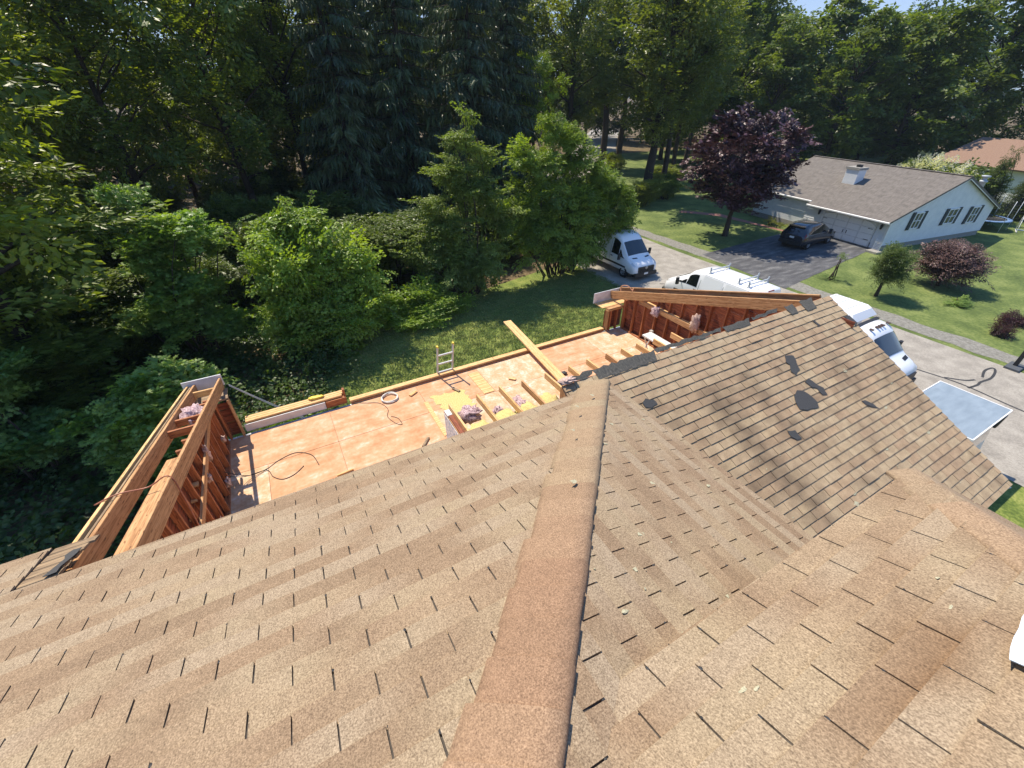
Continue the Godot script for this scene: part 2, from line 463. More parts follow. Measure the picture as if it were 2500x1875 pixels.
func tab_into(mb: MB, t: Dictionary, base: Vector3) -> void:
	var q: PackedVector2Array = t.q
	var o: Vector3 = t.o; var u: Vector3 = t.u; var up: Vector3 = t.up; var n: Vector3 = t.n
	var e: float = t.e
	var top := PackedVector3Array()
	var cols := PackedColorArray()
	for p in q:
		var f: float = clampf((p.y - t.k * e) / e, -0.1, 1.1)
		var w3: Vector3 = o + u * p.x + up * p.y
		top.append(w3 + n * (lerpf(0.0155 + t.lift, 0.004, f)) - base)
		cols.append(t.tint.call(w3, t.k, t.j, p.x))
	var k := q.size()
	var flip := u.cross(up).dot(n) < 0
	for i in range(1, k - 1):
		var a := 0; var b := i; var c := i + 1
		if flip:
			b = i + 1; c = i
		mb.v(top[a], Vector2.ZERO, cols[a]); mb.v(top[c], Vector2.ZERO, cols[c]); mb.v(top[b], Vector2.ZERO, cols[b])
	for i in k:
		var i2 := (i + 1) % k
		var a := top[i]; var b := top[i2]
		var a0 := o + u * q[i].x + up * q[i].y - n * 0.001 - base
		var b0 := o + u * q[i2].x + up * q[i2].y - n * 0.001 - base
		mb.col = cols[i]
		if flip: mb.quad(b0, a0, a, b)
		else: mb.quad(a0, b0, b, a)

func in_view(p: Vector3, slack := 1.06) -> bool:
	var l := cam.transform.affine_inverse() * p
	if l.z > -0.2: return false
	var h := tan(deg_to_rad(cam.fov / 2)) * -l.z * slack
	return absf(l.y) < h and absf(l.x) < h * 4.0 / 3.0

# the 300 that show largest become parts of their own, the rest one part per slope
func lay_tabs(tabs: Array, most := 300) -> void:
	for t in tabs:
		var d := EYE.distance_to(t.mid)
		var face: float = absf((EYE - t.mid).normalized().dot(t.n))
		t["score"] = face / (d * d) if in_view(t.mid) else -d
	tabs.sort_custom(func(a, b): return a.score > b.score)
	var rest := {}
	for i in tabs.size():
		var t: Dictionary = tabs[i]
		if i < most and t.score > 0:
			var mb := MB.new()
			tab_into(mb, t, t.mid)
			obj(t.node, "shingle", mb.done(), t.mat, Transform3D(Basis(), t.mid))
		else:
			if not rest.has(t.node): rest[t.node] = [MB.new(), t.mat]
			tab_into(rest[t.node][0], t, Vector3.ZERO)
	for nd in rest:
		var r := obj(nd, "far_shingles", rest[nd][0].done(), rest[nd][1])
		r.set_meta("kind", "stuff")

# blobs of tar that bled out at the open ends of the slots
func tar_spots(parent: Node, o: Vector3, u: Vector3, up: Vector3, w: float, e: float, phase: float, region: PackedVector2Array) -> void:
	var n := u.cross(up)
	if n.y < 0: n = -n
	var mb := MB.new()
	var lo := region[0]; var hi := region[0]
	for p in region:
		lo = lo.min(p); hi = hi.max(p)
	for k in range(floori(lo.y / e), ceili(hi.y / e) + 1):
		for j in range(floori(lo.x / w) - 2, ceili(hi.x / w) + 2):
			if rng.randf() < 0.45: continue
			var c2 := Vector2((j + phase + 0.5 * k) * w + rnd(-0.004, 0.004), k * e + rnd(0.006, 0.028))
			if not Geometry2D.is_point_in_polygon(c2, region): continue
			var c := o + u * c2.x + up * c2.y + n * 0.0175
			var r := rnd(0.004, 0.0085)
			for i in 7:
				var a := TAU * i / 7
				var b := TAU * (i + 1) / 7
				mb.tri(c + n * 0.002, c + (u * cos(a) + up * sin(a) * 1.4) * r - n * 0.004, c + (u * cos(b) + up * sin(b) * 1.4) * r - n * 0.004)
	obj(parent, "tar_spots", mb.done(), M.tar).set_meta("kind", "stuff")

func deck(parent: Node, called: String, pts: Array, th := 0.02) -> MeshInstance3D:
	var poly := PackedVector3Array(pts)
	var n := (poly[1] - poly[0]).cross(poly[2] - poly[1]).normalized()
	if n.y < 0:
		poly.reverse()
		n = -n
	var mb := MB.new()
	mb.slab(poly, n, th)
	return obj(parent, called, mb.done(), M.deck_dark)

func ya(z: float) -> float: return 8.366 + 0.4167 * z
func yb(x: float) -> float: return 8.382 - 0.4292 * x
func yd(z: float) -> float: return 8.288 + 0.534 * z
func yc(z: float) -> float: return 6.76 - 0.5095 * (z + 3.69)

func uv_region(pts: Array, o: Vector3, u: Vector3, up: Vector3) -> PackedVector2Array:
	var r := PackedVector2Array()
	for p in pts:
		r.append(Vector2((p - o).dot(u), (p - o).dot(up)))
	var area := 0.0
	for i in r.size():
		area += r[i].cross(r[(i + 1) % r.size()])
	if area < 0: r.reverse()
	return r

func lichen_spots(parent: Node, spots: Array, yf: Callable, n: Vector3) -> void:
	var mb := MB.new()
	for s in spots:
		var c := Vector3(s[0], 0, s[1])
		c.y = yf.call(s[0], s[1])
		c += n * 0.0145
		var ax := Vector3.RIGHT.slide(n).normalized()
		var ay := n.cross(ax)
		var k := 9
		var ring := PackedVector3Array()
		for i in k:
			var r: float = s[2] * rnd(0.6, 1.25)
			ring.append(c + (ax * cos(TAU * i / k) + ay * sin(TAU * i / k) * rnd(0.4, 0.8)) * r + n * rnd(-0.003, 0.002))
		for i in k:
			mb.tri(c + n * 0.001, ring[i], ring[(i + 1) % k])
	var o := obj(parent, "lichen", mb.done(), M.lichen)
	o.set_meta("kind", "stuff")

func hip_caps(parent: Node, lo: Vector3, hi: Vector3, nl: Vector3, nr: Vector3, wl: float, wr: float, bulge: float, step: float, colour: Callable, thick := 0.030) -> void:
	# bent caps lapped up the hip from lo to hi; nl, nr are the normals of the slopes to either side
	var d := (hi - lo).normalized()
	var len_ := lo.distance_to(hi)
	var sl := d.cross(nl).normalized()
	if sl.y > 0: sl = -sl
	var sr := d.cross(nr).normalized()
	if sr.y > 0: sr = -sr
	var up := (nl + nr).normalized()
	var count := int(ceil(len_ / step))
	for i in count:
		var a := lo + d * (i * step)
		var mb := MB.new(0)
		var rows := 3
		var jl := rnd(-0.022, 0.022)
		var jr := rnd(-0.006, 0.006)
		var prof: Array = []
		for r in rows + 1:
			var f := float(r) / rows
			var c := a + d * (f * (step + 0.07))
			var h := lerpf(thick, 0.006, f)
			var row := PackedVector3Array()
			row.append(c + sl * (wl + jl) + nl * 0.004)
			row.append(c + sl * (wl + jl) + nl * (h + 0.004))
			for m in [0.86, 0.62, 0.4, 0.2]:
				row.append(c + sl * wl * m + nl * (h + 0.012 + bulge * sin(PI * (1.0 - m) * 0.62)))
			row.append(c + up * (h + 0.012 + bulge))
			for m in [0.4, 0.8]:
				row.append(c + sr * wr * m + nr * (h + 0.01 + bulge * (1.0 - m) * 0.7))
			row.append(c + sr * (wr + jr) + nr * (h + 0.004))
			row.append(c + sr * (wr + jr) - nr * 0.004)
			prof.append(row)
		var tint: Color = colour.call(a + d * step * 0.5)
		mb.col = tint
		var base := a
		for r in rows:
			for q in prof[r].size() - 1:
				mb.quad(prof[r][q] - base, prof[r][q + 1] - base, prof[r + 1][q + 1] - base, prof[r + 1][q] - base)
		for q in prof[0].size() - 1:   # butt edge
			mb.st.set_smooth_group(-1)
			mb.quad(prof[0][q] - base - up * 0.014, prof[0][q + 1] - base - up * 0.014, prof[0][q + 1] - base, prof[0][q] - base)
		obj(parent, "hip_cap", mb.done(), M.shingle, Transform3D(Basis(), base))

func build_house() -> void:
	var h := thing("house", "two storey house under tan shingled hip roof slopes that fall away from a rounded hip", "house")
	# walls below the eaves
	box_obj(h, "wall", Vector3(-6.0, 0, -2.72), Vector3(2.72, 6.84, -2.55), M.siding)
	box_obj(h, "wall", Vector3(2.55, 0, -2.54), Vector3(2.72, 6.84, 0.0), M.siding)
	box_obj(h, "wall", Vector3(0.3, 0, 0.0), Vector3(2.74, 8.0, 0.15), M.siding)
	box_obj(h, "wall", Vector3(2.57, 0, 0.16), Vector3(2.74, 8.0, 3.4), M.siding)
	box_obj(h, "wall", Vector3(-6.0, 0, 3.42), Vector3(2.74, 6.6, 3.58), M.siding)
	box_obj(h, "wall", Vector3(-6.0, 0, -2.54), Vector3(-5.84, 6.6, 3.41), M.siding)
	var tabs := []
	# slope falling to the yard
	var oa := Vector3(-1.607, ya(-1.70), -1.70)
	var ua := Vector3.RIGHT
	var upa := Vector3(0, 0.4167, 1).normalized()
	var a_pts := [Vector3(-6.2, ya(-3.13), -3.13), Vector3(3.076, ya(-3.13), -3.13), Vector3(-0.61, ya(0.667), 0.667), Vector3(-6.2, ya(0.667), 0.667)]
	var sa := deck(h, "roof_slope", a_pts)
	gather_tabs(tabs, sa, oa, ua, upa, 0.326, 0.1359, 0.5, uv_region(a_pts, oa, ua, upa), tint_tan, M.shingle, 0.0085)
	var al_pts := [Vector3(-6.2, ya(-3.76), -3.76), Vector3(-2.40, ya(-3.76), -3.76), Vector3(-2.36, ya(-3.135), -3.135), Vector3(-6.2, ya(-3.135), -3.135)]
	var sal := deck(h, "roof_slope", al_pts)
	gather_tabs(tabs, sal, oa, ua, upa, 0.326, 0.1359, 0.5, uv_region(al_pts, oa, ua, upa), tint_tan, M.shingle, 0.0085)
	# slope falling to the street side
	var ob := Vector3(1.683, yb(1.683), -1.3625)
	var ub := Vector3.BACK
	var upb := Vector3(-1, 0.4292, 0).normalized()
	var b_pts := [Vector3(3.09, yb(3.09), -3.13), Vector3(3.09, yb(3.09), 0.0), Vector3(0.343, yb(0.343), -0.1), Vector3(-0.61, yb(-0.61), 0.667)]
	var sb := deck(h, "roof_slope", b_pts)
	gather_tabs(tabs, sb, ob, ub, upb, 0.285, 0.1187, 0.5, uv_region(b_pts, ob, ub, upb), tint_tan, M.shingle, 0.008)
	# upper slope whose eave crosses over the other two
	var od := Vector3(1.1285, yd(-0.385), -0.385)
	var upd := Vector3(0, 0.534, 1).normalized()
	var d_pts := [Vector3(0.716, yd(-0.4), -0.4), Vector3(3.05, yd(-0.4), -0.4), Vector3(1.35, yd(1.3), 1.3), Vector3(-1.4, yd(1.3), 1.3)]
	var sd := deck(h, "roof_slope", d_pts)
	gather_tabs(tabs, sd, od, ua, upd, 0.305, 0.127, 0.0, uv_region(d_pts, od, ua, upd), tint_tan, M.shingle, 0.008)
	var e_pts := [Vector3(3.05, yd(-0.4), -0.4), Vector3(3.05, yd(-0.4), 3.6), Vector3(1.35, yd(1.3), 3.6), Vector3(1.35, yd(1.3), 1.3)]
	var se := deck(h, "roof_slope", e_pts)
	var upe := Vector3(-1, 0.534, 0).normalized()
	gather_tabs(tabs, se, e_pts[0], ub, upe, 0.305, 0.127, 0.0, uv_region(e_pts, e_pts[0], ub, upe), tint_tan, M.shingle, 0.008)
	lay_tabs(tabs, 300)
	tar_spots(sa, oa, ua, upa, 0.326, 0.1359, 0.5, uv_region(a_pts, oa, ua, upa))
	tar_spots(sb, ob, ub, upb, 0.285, 0.1187, 0.5, uv_region(b_pts, ob, ub, upb))
	tar_spots(sd, od, ua, upd, 0.305, 0.127, 0.0, uv_region(d_pts, od, ua, upd))
	# boards along the eaves
	board_obj(h, "fascia", Vector3(-2.3, ya(-3.13) - 0.11, -3.09), Vector3(3.03, ya(-3.13) - 0.11, -3.09), 0.03, 0.15, M.weathered)
	board_obj(h, "fascia", Vector3(3.05, yb(3.09) - 0.11, -3.08), Vector3(3.05, yb(3.09) - 0.11, 0.0), 0.03, 0.15, M.white_paint)
	board_obj(h, "fascia", Vector3(0.8, yd(-0.4) - 0.11, -0.37), Vector3(3.02, yd(-0.4) - 0.11, -0.37), 0.03, 0.14, M.white_paint)
	# caps on the hips
	var na := Vector3(0, 1, -0.4167).normalized()
	var nb := Vector3(0.4292, 1, 0).normalized()
	var nd := Vector3(0, 1, -0.534).normalized()
	var ne := Vector3(0.534, 1, 0).normalized()
	var lo := Vector3(3.06, 0, -3.12)
	lo.y = ya(-3.12)
	var hi := Vector3(-0.45, 0, 0.50)
	hi.y = ya(0.50)
	hip_caps(h, lo, hi, na, nb, 0.335, 0.028, 0.022, 0.19, func(p: Vector3) -> Color:
		var f := smoothstep(1.65, 1.0, p.x)
		var t := Color(1.12, 1.06, 0.98).lerp(Color(1.04, 0.87, 0.79), f)
		if rng.randf() < 0.4: t = t.lerp(Color(0.92, 0.72, 0.64), 0.2 + 0.45 * f)
		var k := rnd(0.84, 1.0)
		return Color(t.r * k, t.g * k, t.b * k, 1), 0.022)
	hip_caps(h, Vector3(3.03, yd(-0.4), -0.38), Vector3(1.35, yd(1.3), 1.3), nd, ne, 0.15, 0.15, 0.002, 0.21, func(p: Vector3) -> Color:
		var k := rnd(0.86, 1.0)
		return Color(1.05 * k, (1.0 if p.x > 2.7 else 0.95) * k, (0.95 if p.x > 2.7 else 0.89) * k, 1), 0.016)
	# lichen on the street slope
	var spots := []
	for s in [[1.05, -1.05, 0.03], [1.45, -1.0, 0.034], [1.3, -1.5, 0.03], [0.95, -0.62, 0.022], [1.55, -0.45, 0.035], [1.65, -0.5, 0.02], [2.0, -1.4, 0.028], [2.3, -2.2, 0.03], [2.1, -2.5, 0.026], [1.95, -1.9, 0.02], [2.6, -1.3, 0.026], [2.5, -2.75, 0.03], [1.75, -2.1, 0.025], [1.2, -0.8, 0.02], [2.85, -2.3, 0.03]]:
		spots.append(s)
	for i in 40:
		var x := rnd(0.7, 3.0)
		spots.append([x, rnd(-0.4, 0.0) - x * 0.9 * rng.randf(), rnd(0.004, 0.008)])
	lichen_spots(sb, spots, func(x, z): return yb(x), nb)
	lichen_spots(sd, [[1.02, -0.12, 0.02], [1.06, -0.1, 0.014], [1.9, 0.1, 0.012], [2.05, 0.02, 0.01]], func(x, z): return yd(z), nd)
	# white metal flashing that curls up from the upper slope
	var fm := MB.new(0)
	var fc := Vector3(1.91, 0, 0.39)
	fc.y = yd(fc.z)
	var ax := Vector3.RIGHT
	var ay := upd
	var rows := 8
	var cols := 10
	var g: Array = []
	for i in rows + 1:
		var row := PackedVector3Array()
		for j in cols + 1:
			var s := float(i) / rows
			var q := float(j) / cols
			var x := lerpf(-0.20, 0.5, q)
			var y := lerpf(-0.17, 0.42, s)
			if q < 0.35: y = lerpf(-0.16 + pow(1.0 - q / 0.35, 2.0) * 0.035, 0.42 - pow(1.0 - q / 0.35, 2.0) * 0.08, s)
			var z := 0.02 + 0.030 * pow(maxf(0.0, 1.0 - q * 2.4), 2.0) + 0.008 * sin(x * 17.0) * s
			row.append(fc + ax * x + ay * y + nd * z)
		g.append(row)
	for i in rows:
		for j in cols:
			fm.quad(g[i][j], g[i][j + 1], g[i + 1][j + 1], g[i + 1][j])
			fm.quad(g[i][j] - nd * 0.003, g[i + 1][j] - nd * 0.003, g[i + 1][j + 1] - nd * 0.003, g[i][j + 1] - nd * 0.003)
	obj(h, "flashing", fm.done(), M.old_paint).set_meta("label", "white metal flashing with a curled edge")

# ---------------------------------------------------------------- the wing whose back slope has been taken off
func yr(z: float) -> float: return 6.69 + 0.324 * (z + 3.78)     # top of the rafters at the street gable
func yl(z: float) -> float: return 6.66 + 0.285 * (z + 3.65)     # and at the far gable

func slope_board(parent: Node, called: String, x: float, z0: float, z1: float, f: Callable, depth: float, w: float, mat: Material, drop := 0.0) -> void:
	var a := Vector3(x, f.call(z0) - depth / 2 - drop, z0)
	var b := Vector3(x, f.call(z1) - depth / 2 - drop, z1)
	board_obj(parent, called, a, b, w, depth, mat)

func lump(parent: Node, called: String, at: Vector3, size: Vector3, mat: Material, seed_: int, rough := 0.35, turn := 0.0) -> MeshInstance3D:
	var n := FastNoiseLite.new()
	n.seed = seed_
	n.frequency = 1.3
	n.fractal_octaves = 3
	var mb := MB.new(0)
	var nu := 18
	var nv := 10
	var g: Array = []
	for i in nv + 1:
		var row := PackedVector3Array()
		for j in nu + 1:
			var la := PI * i / nv - PI / 2
			var lo := TAU * (j % nu) / nu
			var d := Vector3(cos(la) * cos(lo), sin(la), cos(la) * sin(lo))
			var sq := Vector3(signf(d.x) * pow(absf(d.x), 0.7), signf(d.y) * pow(absf(d.y), 0.8), signf(d.z) * pow(absf(d.z), 0.7))
			var k := 1.0 + rough * n.get_noise_3dv(d * 2.2) * 1.6 + rough * 0.5 * n.get_noise_3dv(d * 6.5)
			row.append(sq * size * 0.5 * k)
		g.append(row)
	for i in nv:
		for j in nu:
			mb.quad(g[i][j], g[i + 1][j], g[i + 1][j + 1], g[i][j + 1])
	return obj(parent, called, mb.done(), mat, Transform3D(Basis(Vector3.UP, turn), at))

func ragged_sheet(parent: Node, called: String, pts: Array, n: Vector3, mat: Material, jag := 0.03, th := 0.004) -> MeshInstance3D:
	var poly := PackedVector3Array()
	for i in pts.size():
		var a: Vector3 = pts[i]
		var b: Vector3 = pts[(i + 1) % pts.size()]
		var k := maxi(2, int(a.distance_to(b) / 0.07))
		for m in k:
			var p := a.lerp(b, float(m) / k)
			if m > 0:
				p += (b - a).normalized().cross(n) * rnd(-jag, jag)
			poly.append(p)
	var mb := MB.new()
	if (poly[1] - poly[0]).cross(poly[poly.size() / 2] - poly[0]).dot(n) < 0:
		poly.reverse()
	mb.slab(poly, n, th)
	return obj(parent, called, mb.done(), mat)

func build_wing() -> void:
	var w := thing("house_wing", "lower house wing with brown shingled front slope and its back slope stripped to bare framing", "house wing")
	var fy := 3.9
	# outer walls under the floor
	box_obj(w, "wall", Vector3(-2.16, 0, -8.84), Vector3(8.82, 3.84, -8.7), M.siding)
	box_obj(w, "wall", Vector3(8.68, 0, -8.69), Vector3(8.82, 3.84, -0.3), M.siding)
	box_obj(w, "wall", Vector3(-2.16, 0, -8.69), Vector3(-2.02, 3.84, -2.8), M.siding)
	box_obj(w, "wall", Vector3(2.8, 0, -0.44), Vector3(8.67, 5.0, -0.3), M.siding)
	box_obj(w, "floor_frame", Vector3(-2.15, 3.62, -8.68), Vector3(8.66, 3.87, -0.5), M.stud)
	# floor sheets, each laid with a narrow joint
	var xs := [-2.08, -1.38, -0.02, 2.05, 3.72, 5.55, 7.25, 8.70]
	var zs := [-8.70, -7.54, -6.33, -5.1, -3.8, -2.6]
	for i in xs.size() - 1:
		for k in zs.size() - 1:
			if i == 0 and k == 0:
				continue
			var x0: float = xs[i]
			if i == 1 and k == 0: x0 = -2.08
			var m: Material = M.floor_board
			if (i == 0 and k == 1) or (i == 4 and k == 0) or (i == 6 and k <= 1) or (i == 3 and k == 1) or (i == 4 and k == 1): m = M.floor_dusty
			box_obj(w, "floor_sheet", Vector3(x0 + 0.003, fy - 0.018, zs[k] + 0.003), Vector3(xs[i + 1] - 0.003, fy + rnd(-0.0015, 0.0015), zs[k + 1] - 0.003), m, 0.003)
	# strips of old board left on the floor
	for s in [[3.42, -8.55, 3.70, -7.56, 0.010], [2.00, -7.95, 2.10, -6.6, 0.012]]:
		box_obj(w, "floor_strip", Vector3(s[0], fy + 0.004, s[1]), Vector3(s[2], fy + 0.004 + s[4], s[3]), M.lumber)
	# ---- back edge: curb of flat lumber, and the boxed beam with the white trim
	board_obj(w, "curb_board", Vector3(0.48, fy + 0.045, -8.83), Vector3(4.3, fy + 0.045, -8.83), 0.14, 0.085, M.lumber)
	board_obj(w, "curb_board", Vector3(4.31, fy + 0.045, -8.83), Vector3(8.1, fy + 0.045, -8.83), 0.14, 0.085, M.lumber)
	board_obj(w, "curb_board", Vector3(0.5, fy + 0.02, -8.74), Vector3(8.08, fy + 0.02, -8.74), 0.02, 0.03, M.stud)
	for k in 3:
		board_obj(w, "top_board", Vector3(-1.66, fy + 0.235, -9.02 + k * 0.075), Vector3(0.40 - k * 0.03, fy + 0.235, -9.02 + k * 0.075), 0.066, 0.05, M.lumber)
	board_obj(w, "beam_core", Vector3(-1.66, fy + 0.1, -8.93), Vector3(0.40, fy + 0.1, -8.93), 0.2, 0.2, M.stud)
	board_obj(w, "trim_board", Vector3(-1.70, fy + 0.12, -8.805), Vector3(-0.05, fy + 0.12, -8.805), 0.024, 0.18, M.white_paint)
	board_obj(w, "beam_end", Vector3(-0.03, fy + 0.12, -8.80), Vector3(0.41, fy + 0.12, -8.80), 0.03, 0.17, M.stud)
	board_obj(w, "post_stub", Vector3(0.40, fy, -8.93), Vector3(0.40, fy + 0.36, -8.93), 0.05, 0.09, M.stud, Vector3.BACK)
	# ---- street gable
	for z in [-8.24, -7.84, -7.42, -7.0, -6.6, -6.2, -5.8, -5.38, -4.97, -4.56, -4.15, -3.78]:
		board_obj(w, "stud", Vector3(8.72, fy + 0.04, z), Vector3(8.72, yr(z) - 0.26, z), 0.089, 0.04, M.stud, Vector3.BACK)
	board_obj(w, "sole_plate", Vector3(8.72, fy + 0.02, -8.6), Vector3(8.72, fy + 0.02, -2.8), 0.09, 0.038, M.stud)
	for k in 15:
		var y := 3.70 + k * 0.19
		var zend := -8.72
		if y + 0.19 > yr(-8.72) - 0.1:
			zend = (y + 0.19 - 6.69 + 0.1) / 0.324 - 3.78
		if zend > -3.2: continue
		board_obj(w, "sheathing_board", Vector3(8.80, y + 0.095, zend), Vector3(8.80, y + 0.095, -3.0), 0.02, 0.184, M.sheathing)
	board_obj(w, "ledger", Vector3(8.655, 5.03, -8.05), Vector3(8.655, 5.03, -4.3), 0.036, 0.14, M.rafter)
	for z in [-7.62, -7.2, -6.8, -6.4, -5.6]:
		board_obj(w, "block", Vector3(8.70, 5.08, z - 0.17), Vector3(8.70, 5.08, z + 0.17), 0.1, 0.036, M.lumber)
	slope_board(w, "rafter", 8.62, -9.22, -3.72, yr, 0.235, 0.042, M.rafter)
	slope_board(w, "rafter", 8.98, -9.22, -3.76, yr, 0.235, 0.042, M.rafter, -0.03)
	slope_board(w, "barge_strip", 8.955, -9.2, -3.8, yr, 0.03, 0.05, M.rafter, -0.064)
	for z in [-8.6, -7.4, -6.2, -5.0]:
		board_obj(w, "lookout", Vector3(8.645, yr(z) - 0.14, z), Vector3(8.955, yr(z) - 0.14, z), 0.04, 0.14, M.stud)
	# corner of the knee wall with soffit and fascia
	board_obj(w, "stud", Vector3(8.16, fy, -8.77), Vector3(8.16, 4.56, -8.77), 0.04, 0.14, M.rafter, Vector3.BACK)
	board_obj(w, "stud", Vector3(8.24, fy, -8.73), Vector3(8.24, 4.56, -8.73), 0.04, 0.1, M.stud, Vector3.BACK)
	board_obj(w, "stud", Vector3(8.50, fy, -8.73), Vector3(8.50, 4.56, -8.73), 0.04, 0.09, M.stud, Vector3.BACK)
	board_obj(w, "stud", Vector3(8.70, fy, -8.62), Vector3(8.70, 4.85, -8.62), 0.07, 0.09, M.stud, Vector3.BACK)
	for k in 4:
		board_obj(w, "sheathing_board", Vector3(8.12, fy + 0.08 + k * 0.16, -8.85), Vector3(8.79, fy + 0.08 + k * 0.16, -8.85), 0.02, 0.155, M.sheathing)
	board_obj(w, "top_plate", Vector3(8.12, 4.58, -8.76), Vector3(8.74, 4.58, -8.76), 0.14, 0.04, M.lumber)
	board_obj(w, "top_plate", Vector3(8.12, 4.622, -8.76), Vector3(8.70, 4.622, -8.76), 0.14, 0.04, M.rafter)
	board_obj(w, "soffit", Vector3(8.02, 4.635, -9.04), Vector3(8.98, 4.635, -9.04), 0.38, 0.02, M.lumber)
	board_obj(w, "fascia", Vector3(7.98, 4.80, -9.25), Vector3(9.02, 4.80, -9.25), 0.025, 0.32, M.white_paint)
	# electrical box on a stud
	box_obj(w, "junction_box", Vector3(8.60, 4.28, -7.44), Vector3(8.675, 4.40, -7.34), M.box_metal)
	# ---- far gable
	for z in [-8.55, -8.2, -7.8, -7.4, -7.0, -6.6, -6.2, -5.8, -5.4, -5.0, -4.6, -4.2, -3.8]:
		board_obj(w, "stud", Vector3(-2.07, fy + 0.04, z), Vector3(-2.07, yl(z) - 0.2, z), 0.089, 0.04, M.stud, Vector3.BACK)
	board_obj(w, "sole_plate", Vector3(-2.07, fy + 0.02, -8.6), Vector3(-2.07, fy + 0.02, -2.9), 0.09, 0.038, M.stud)
	for k in 14:
		var y := 3.70 + k * 0.19
		var zend := -8.72
		if y + 0.19 > yl(-8.72) - 0.34:
			zend = (y + 0.19 - 6.66 + 0.34) / 0.285 - 3.65
		if zend > -3.2: continue
		board_obj(w, "sheathing_board", Vector3(-2.14, y + 0.095, zend), Vector3(-2.14, y + 0.095, -3.0), 0.02, 0.184, M.sheathing)
	slope_board(w, "rafter", -1.84, -9.32, -3.3, yl, 0.235, 0.042, M.rafter, -0.02)
	slope_board(w, "rafter", -2.30, -9.32, -3.3, yl, 0.235, 0.042, M.rafter)
	slope_board(w, "plank", -1.985, -5.7, -3.3, yl, 0.04, 0.2, M.rafter, 0.10)
	slope_board(w, "barge_board", -2.42, -9.32, -3.55, yl, 0.16, 0.03, M.lumber)
	slope_board(w, "barge_board", -2.46, -9.3, -3.55, yl, 0.14, 0.03, M.lumber, 0.03)
	slope_board(w, "barge_board", -2.365, -9.25, -3.6, yl, 0.12, 0.028, M.weathered, 0.02)
	for z in [-8.9, -7.9, -7.3, -6.8]:
		board_obj(w, "lookout", Vector3(-2.275, yl(z) - 0.12, z), Vector3(-1.865, yl(z) - 0.12, z), 0.04, 0.13, M.lumber if z < -8.5 else M.stud)
	board_obj(w, "ledger", Vector3(-2.005, 5.03, -8.0), Vector3(-2.005, 5.03, -4.0), 0.036, 0.12, M.rafter)
	for z in [-6.12, -5.79, -5.43]:
		board_obj(w, "block", Vector3(-2.36, 5.10, z), Vector3(-2.06, 5.10, z), 0.09, 0.036, M.lumber)
	board_obj(w, "stud", Vector3(-1.76, fy, -8.76), Vector3(-1.76, 4.86, -8.76), 0.04, 0.12, M.rafter, Vector3.BACK)
	board_obj(w, "stud", Vector3(-2.0, fy, -8.76), Vector3(-2.0, 4.86, -8.76), 0.04, 0.12, M.stud, Vector3.BACK)
	for k in 5:
		board_obj(w, "sheathing_board", Vector3(-2.14, fy + 0.08 + k * 0.17, -8.86), Vector3(-1.76, fy + 0.08 + k * 0.17, -8.86), 0.02, 0.16, M.sheathing)
	board_obj(w, "top_plate", Vector3(-2.12, 4.88, -8.80), Vector3(-1.74, 4.88, -8.80), 0.14, 0.04, M.weathered)
	board_obj(w, "soffit", Vector3(-2.44, 4.80, -9.08), Vector3(-1.78, 4.80, -9.08), 0.45, 0.02, M.weathered)
	board_obj(w, "fascia", Vector3(-2.50, 5.00, -9.36), Vector3(-1.80, 5.00, -9.36), 0.025, 0.26, M.white_paint)
	# planks and black felt where the shingles were torn back
	for k in 5:
		var z0 := -3.70 + k * 0.115
		board_obj(w, "roof_plank", Vector3(-2.38, ya(z0) - 0.02, z0), Vector3(-2.12 + rnd(-0.05, 0.05), ya(z0) - 0.02, z0), 0.108, 0.02, M.weathered, Vector3(0, 1, -0.4167).normalized())
	ragged_sheet(w, "felt_scrap", [Vector3(-2.17, ya(-3.55) + 0.01, -3.55), Vector3(-2.10, ya(-3.52) + 0.02, -3.52), Vector3(-2.13, ya(-3.2) + 0.012, -3.2), Vector3(-2.21, ya(-3.2) + 0.012, -3.2)], Vector3(0, 1, -0.4167).normalized(), M.scrap, 0.02)
	# ---- ceiling joists cut short, on a cross wall under the ridge
	for x in [2.03, 2.62, 3.14, 3.64, 4.22, 4.82, 5.33, 5.86, 6.33, 6.80, 7.32, 7.92]:
		board_obj(w, "ceiling_joist", Vector3(x, 5.03, -6.15 + rnd(-0.04, 0.04)), Vector3(x, 5.03, -2.9), 0.04, 0.14, M.lumber if rng.randf() < 0.6 else M.rafter)
	board_obj(w, "wall_plate", Vector3(2.0, 4.93, -5.05), Vector3(8.6, 4.93, -5.05), 0.09, 0.04, M.stud)
	for i in 14:
		board_obj(w, "stud", Vector3(2.15 + i * 0.48, fy, -5.05), Vector3(2.15 + i * 0.48, 4.90, -5.05), 0.04, 0.09, M.stud, Vector3.BACK)
	# partition under the first joist: painted board on studs, a torn top
	box_obj(w, "partition_board", Vector3(1.90, fy, -6.12), Vector3(1.925, 4.92, -4.6), M.old_paint)
	board_obj(w, "partition_plate", Vector3(1.955, 4.945, -6.14), Vector3(1.955, 4.945, -4.6), 0.10, 0.04, M.rafter)
	board_obj(w, "partition_plate", Vector3(1.96, 4.985, -5.9), Vector3(1.96, 4.985, -4.6), 0.09, 0.036, M.sheathing)
	box_obj(w, "plaster_piece", Vector3(1.90, 4.968, -6.10), Vector3(2.0, 5.0, -5.92), M.white_paint)
	for z in [-6.05, -5.6, -5.2]:
		board_obj(w, "stud", Vector3(1.975, fy, z), Vector3(1.975, 4.92, z), 0.09, 0.04, M.stud, Vector3.BACK)
	# ---- ridge, front slope
	board_obj(w, "ridge_board", Vector3(2.9, 6.60, -3.74), Vector3(8.95, 6.60, -3.74), 0.035, 0.2, M.stud)
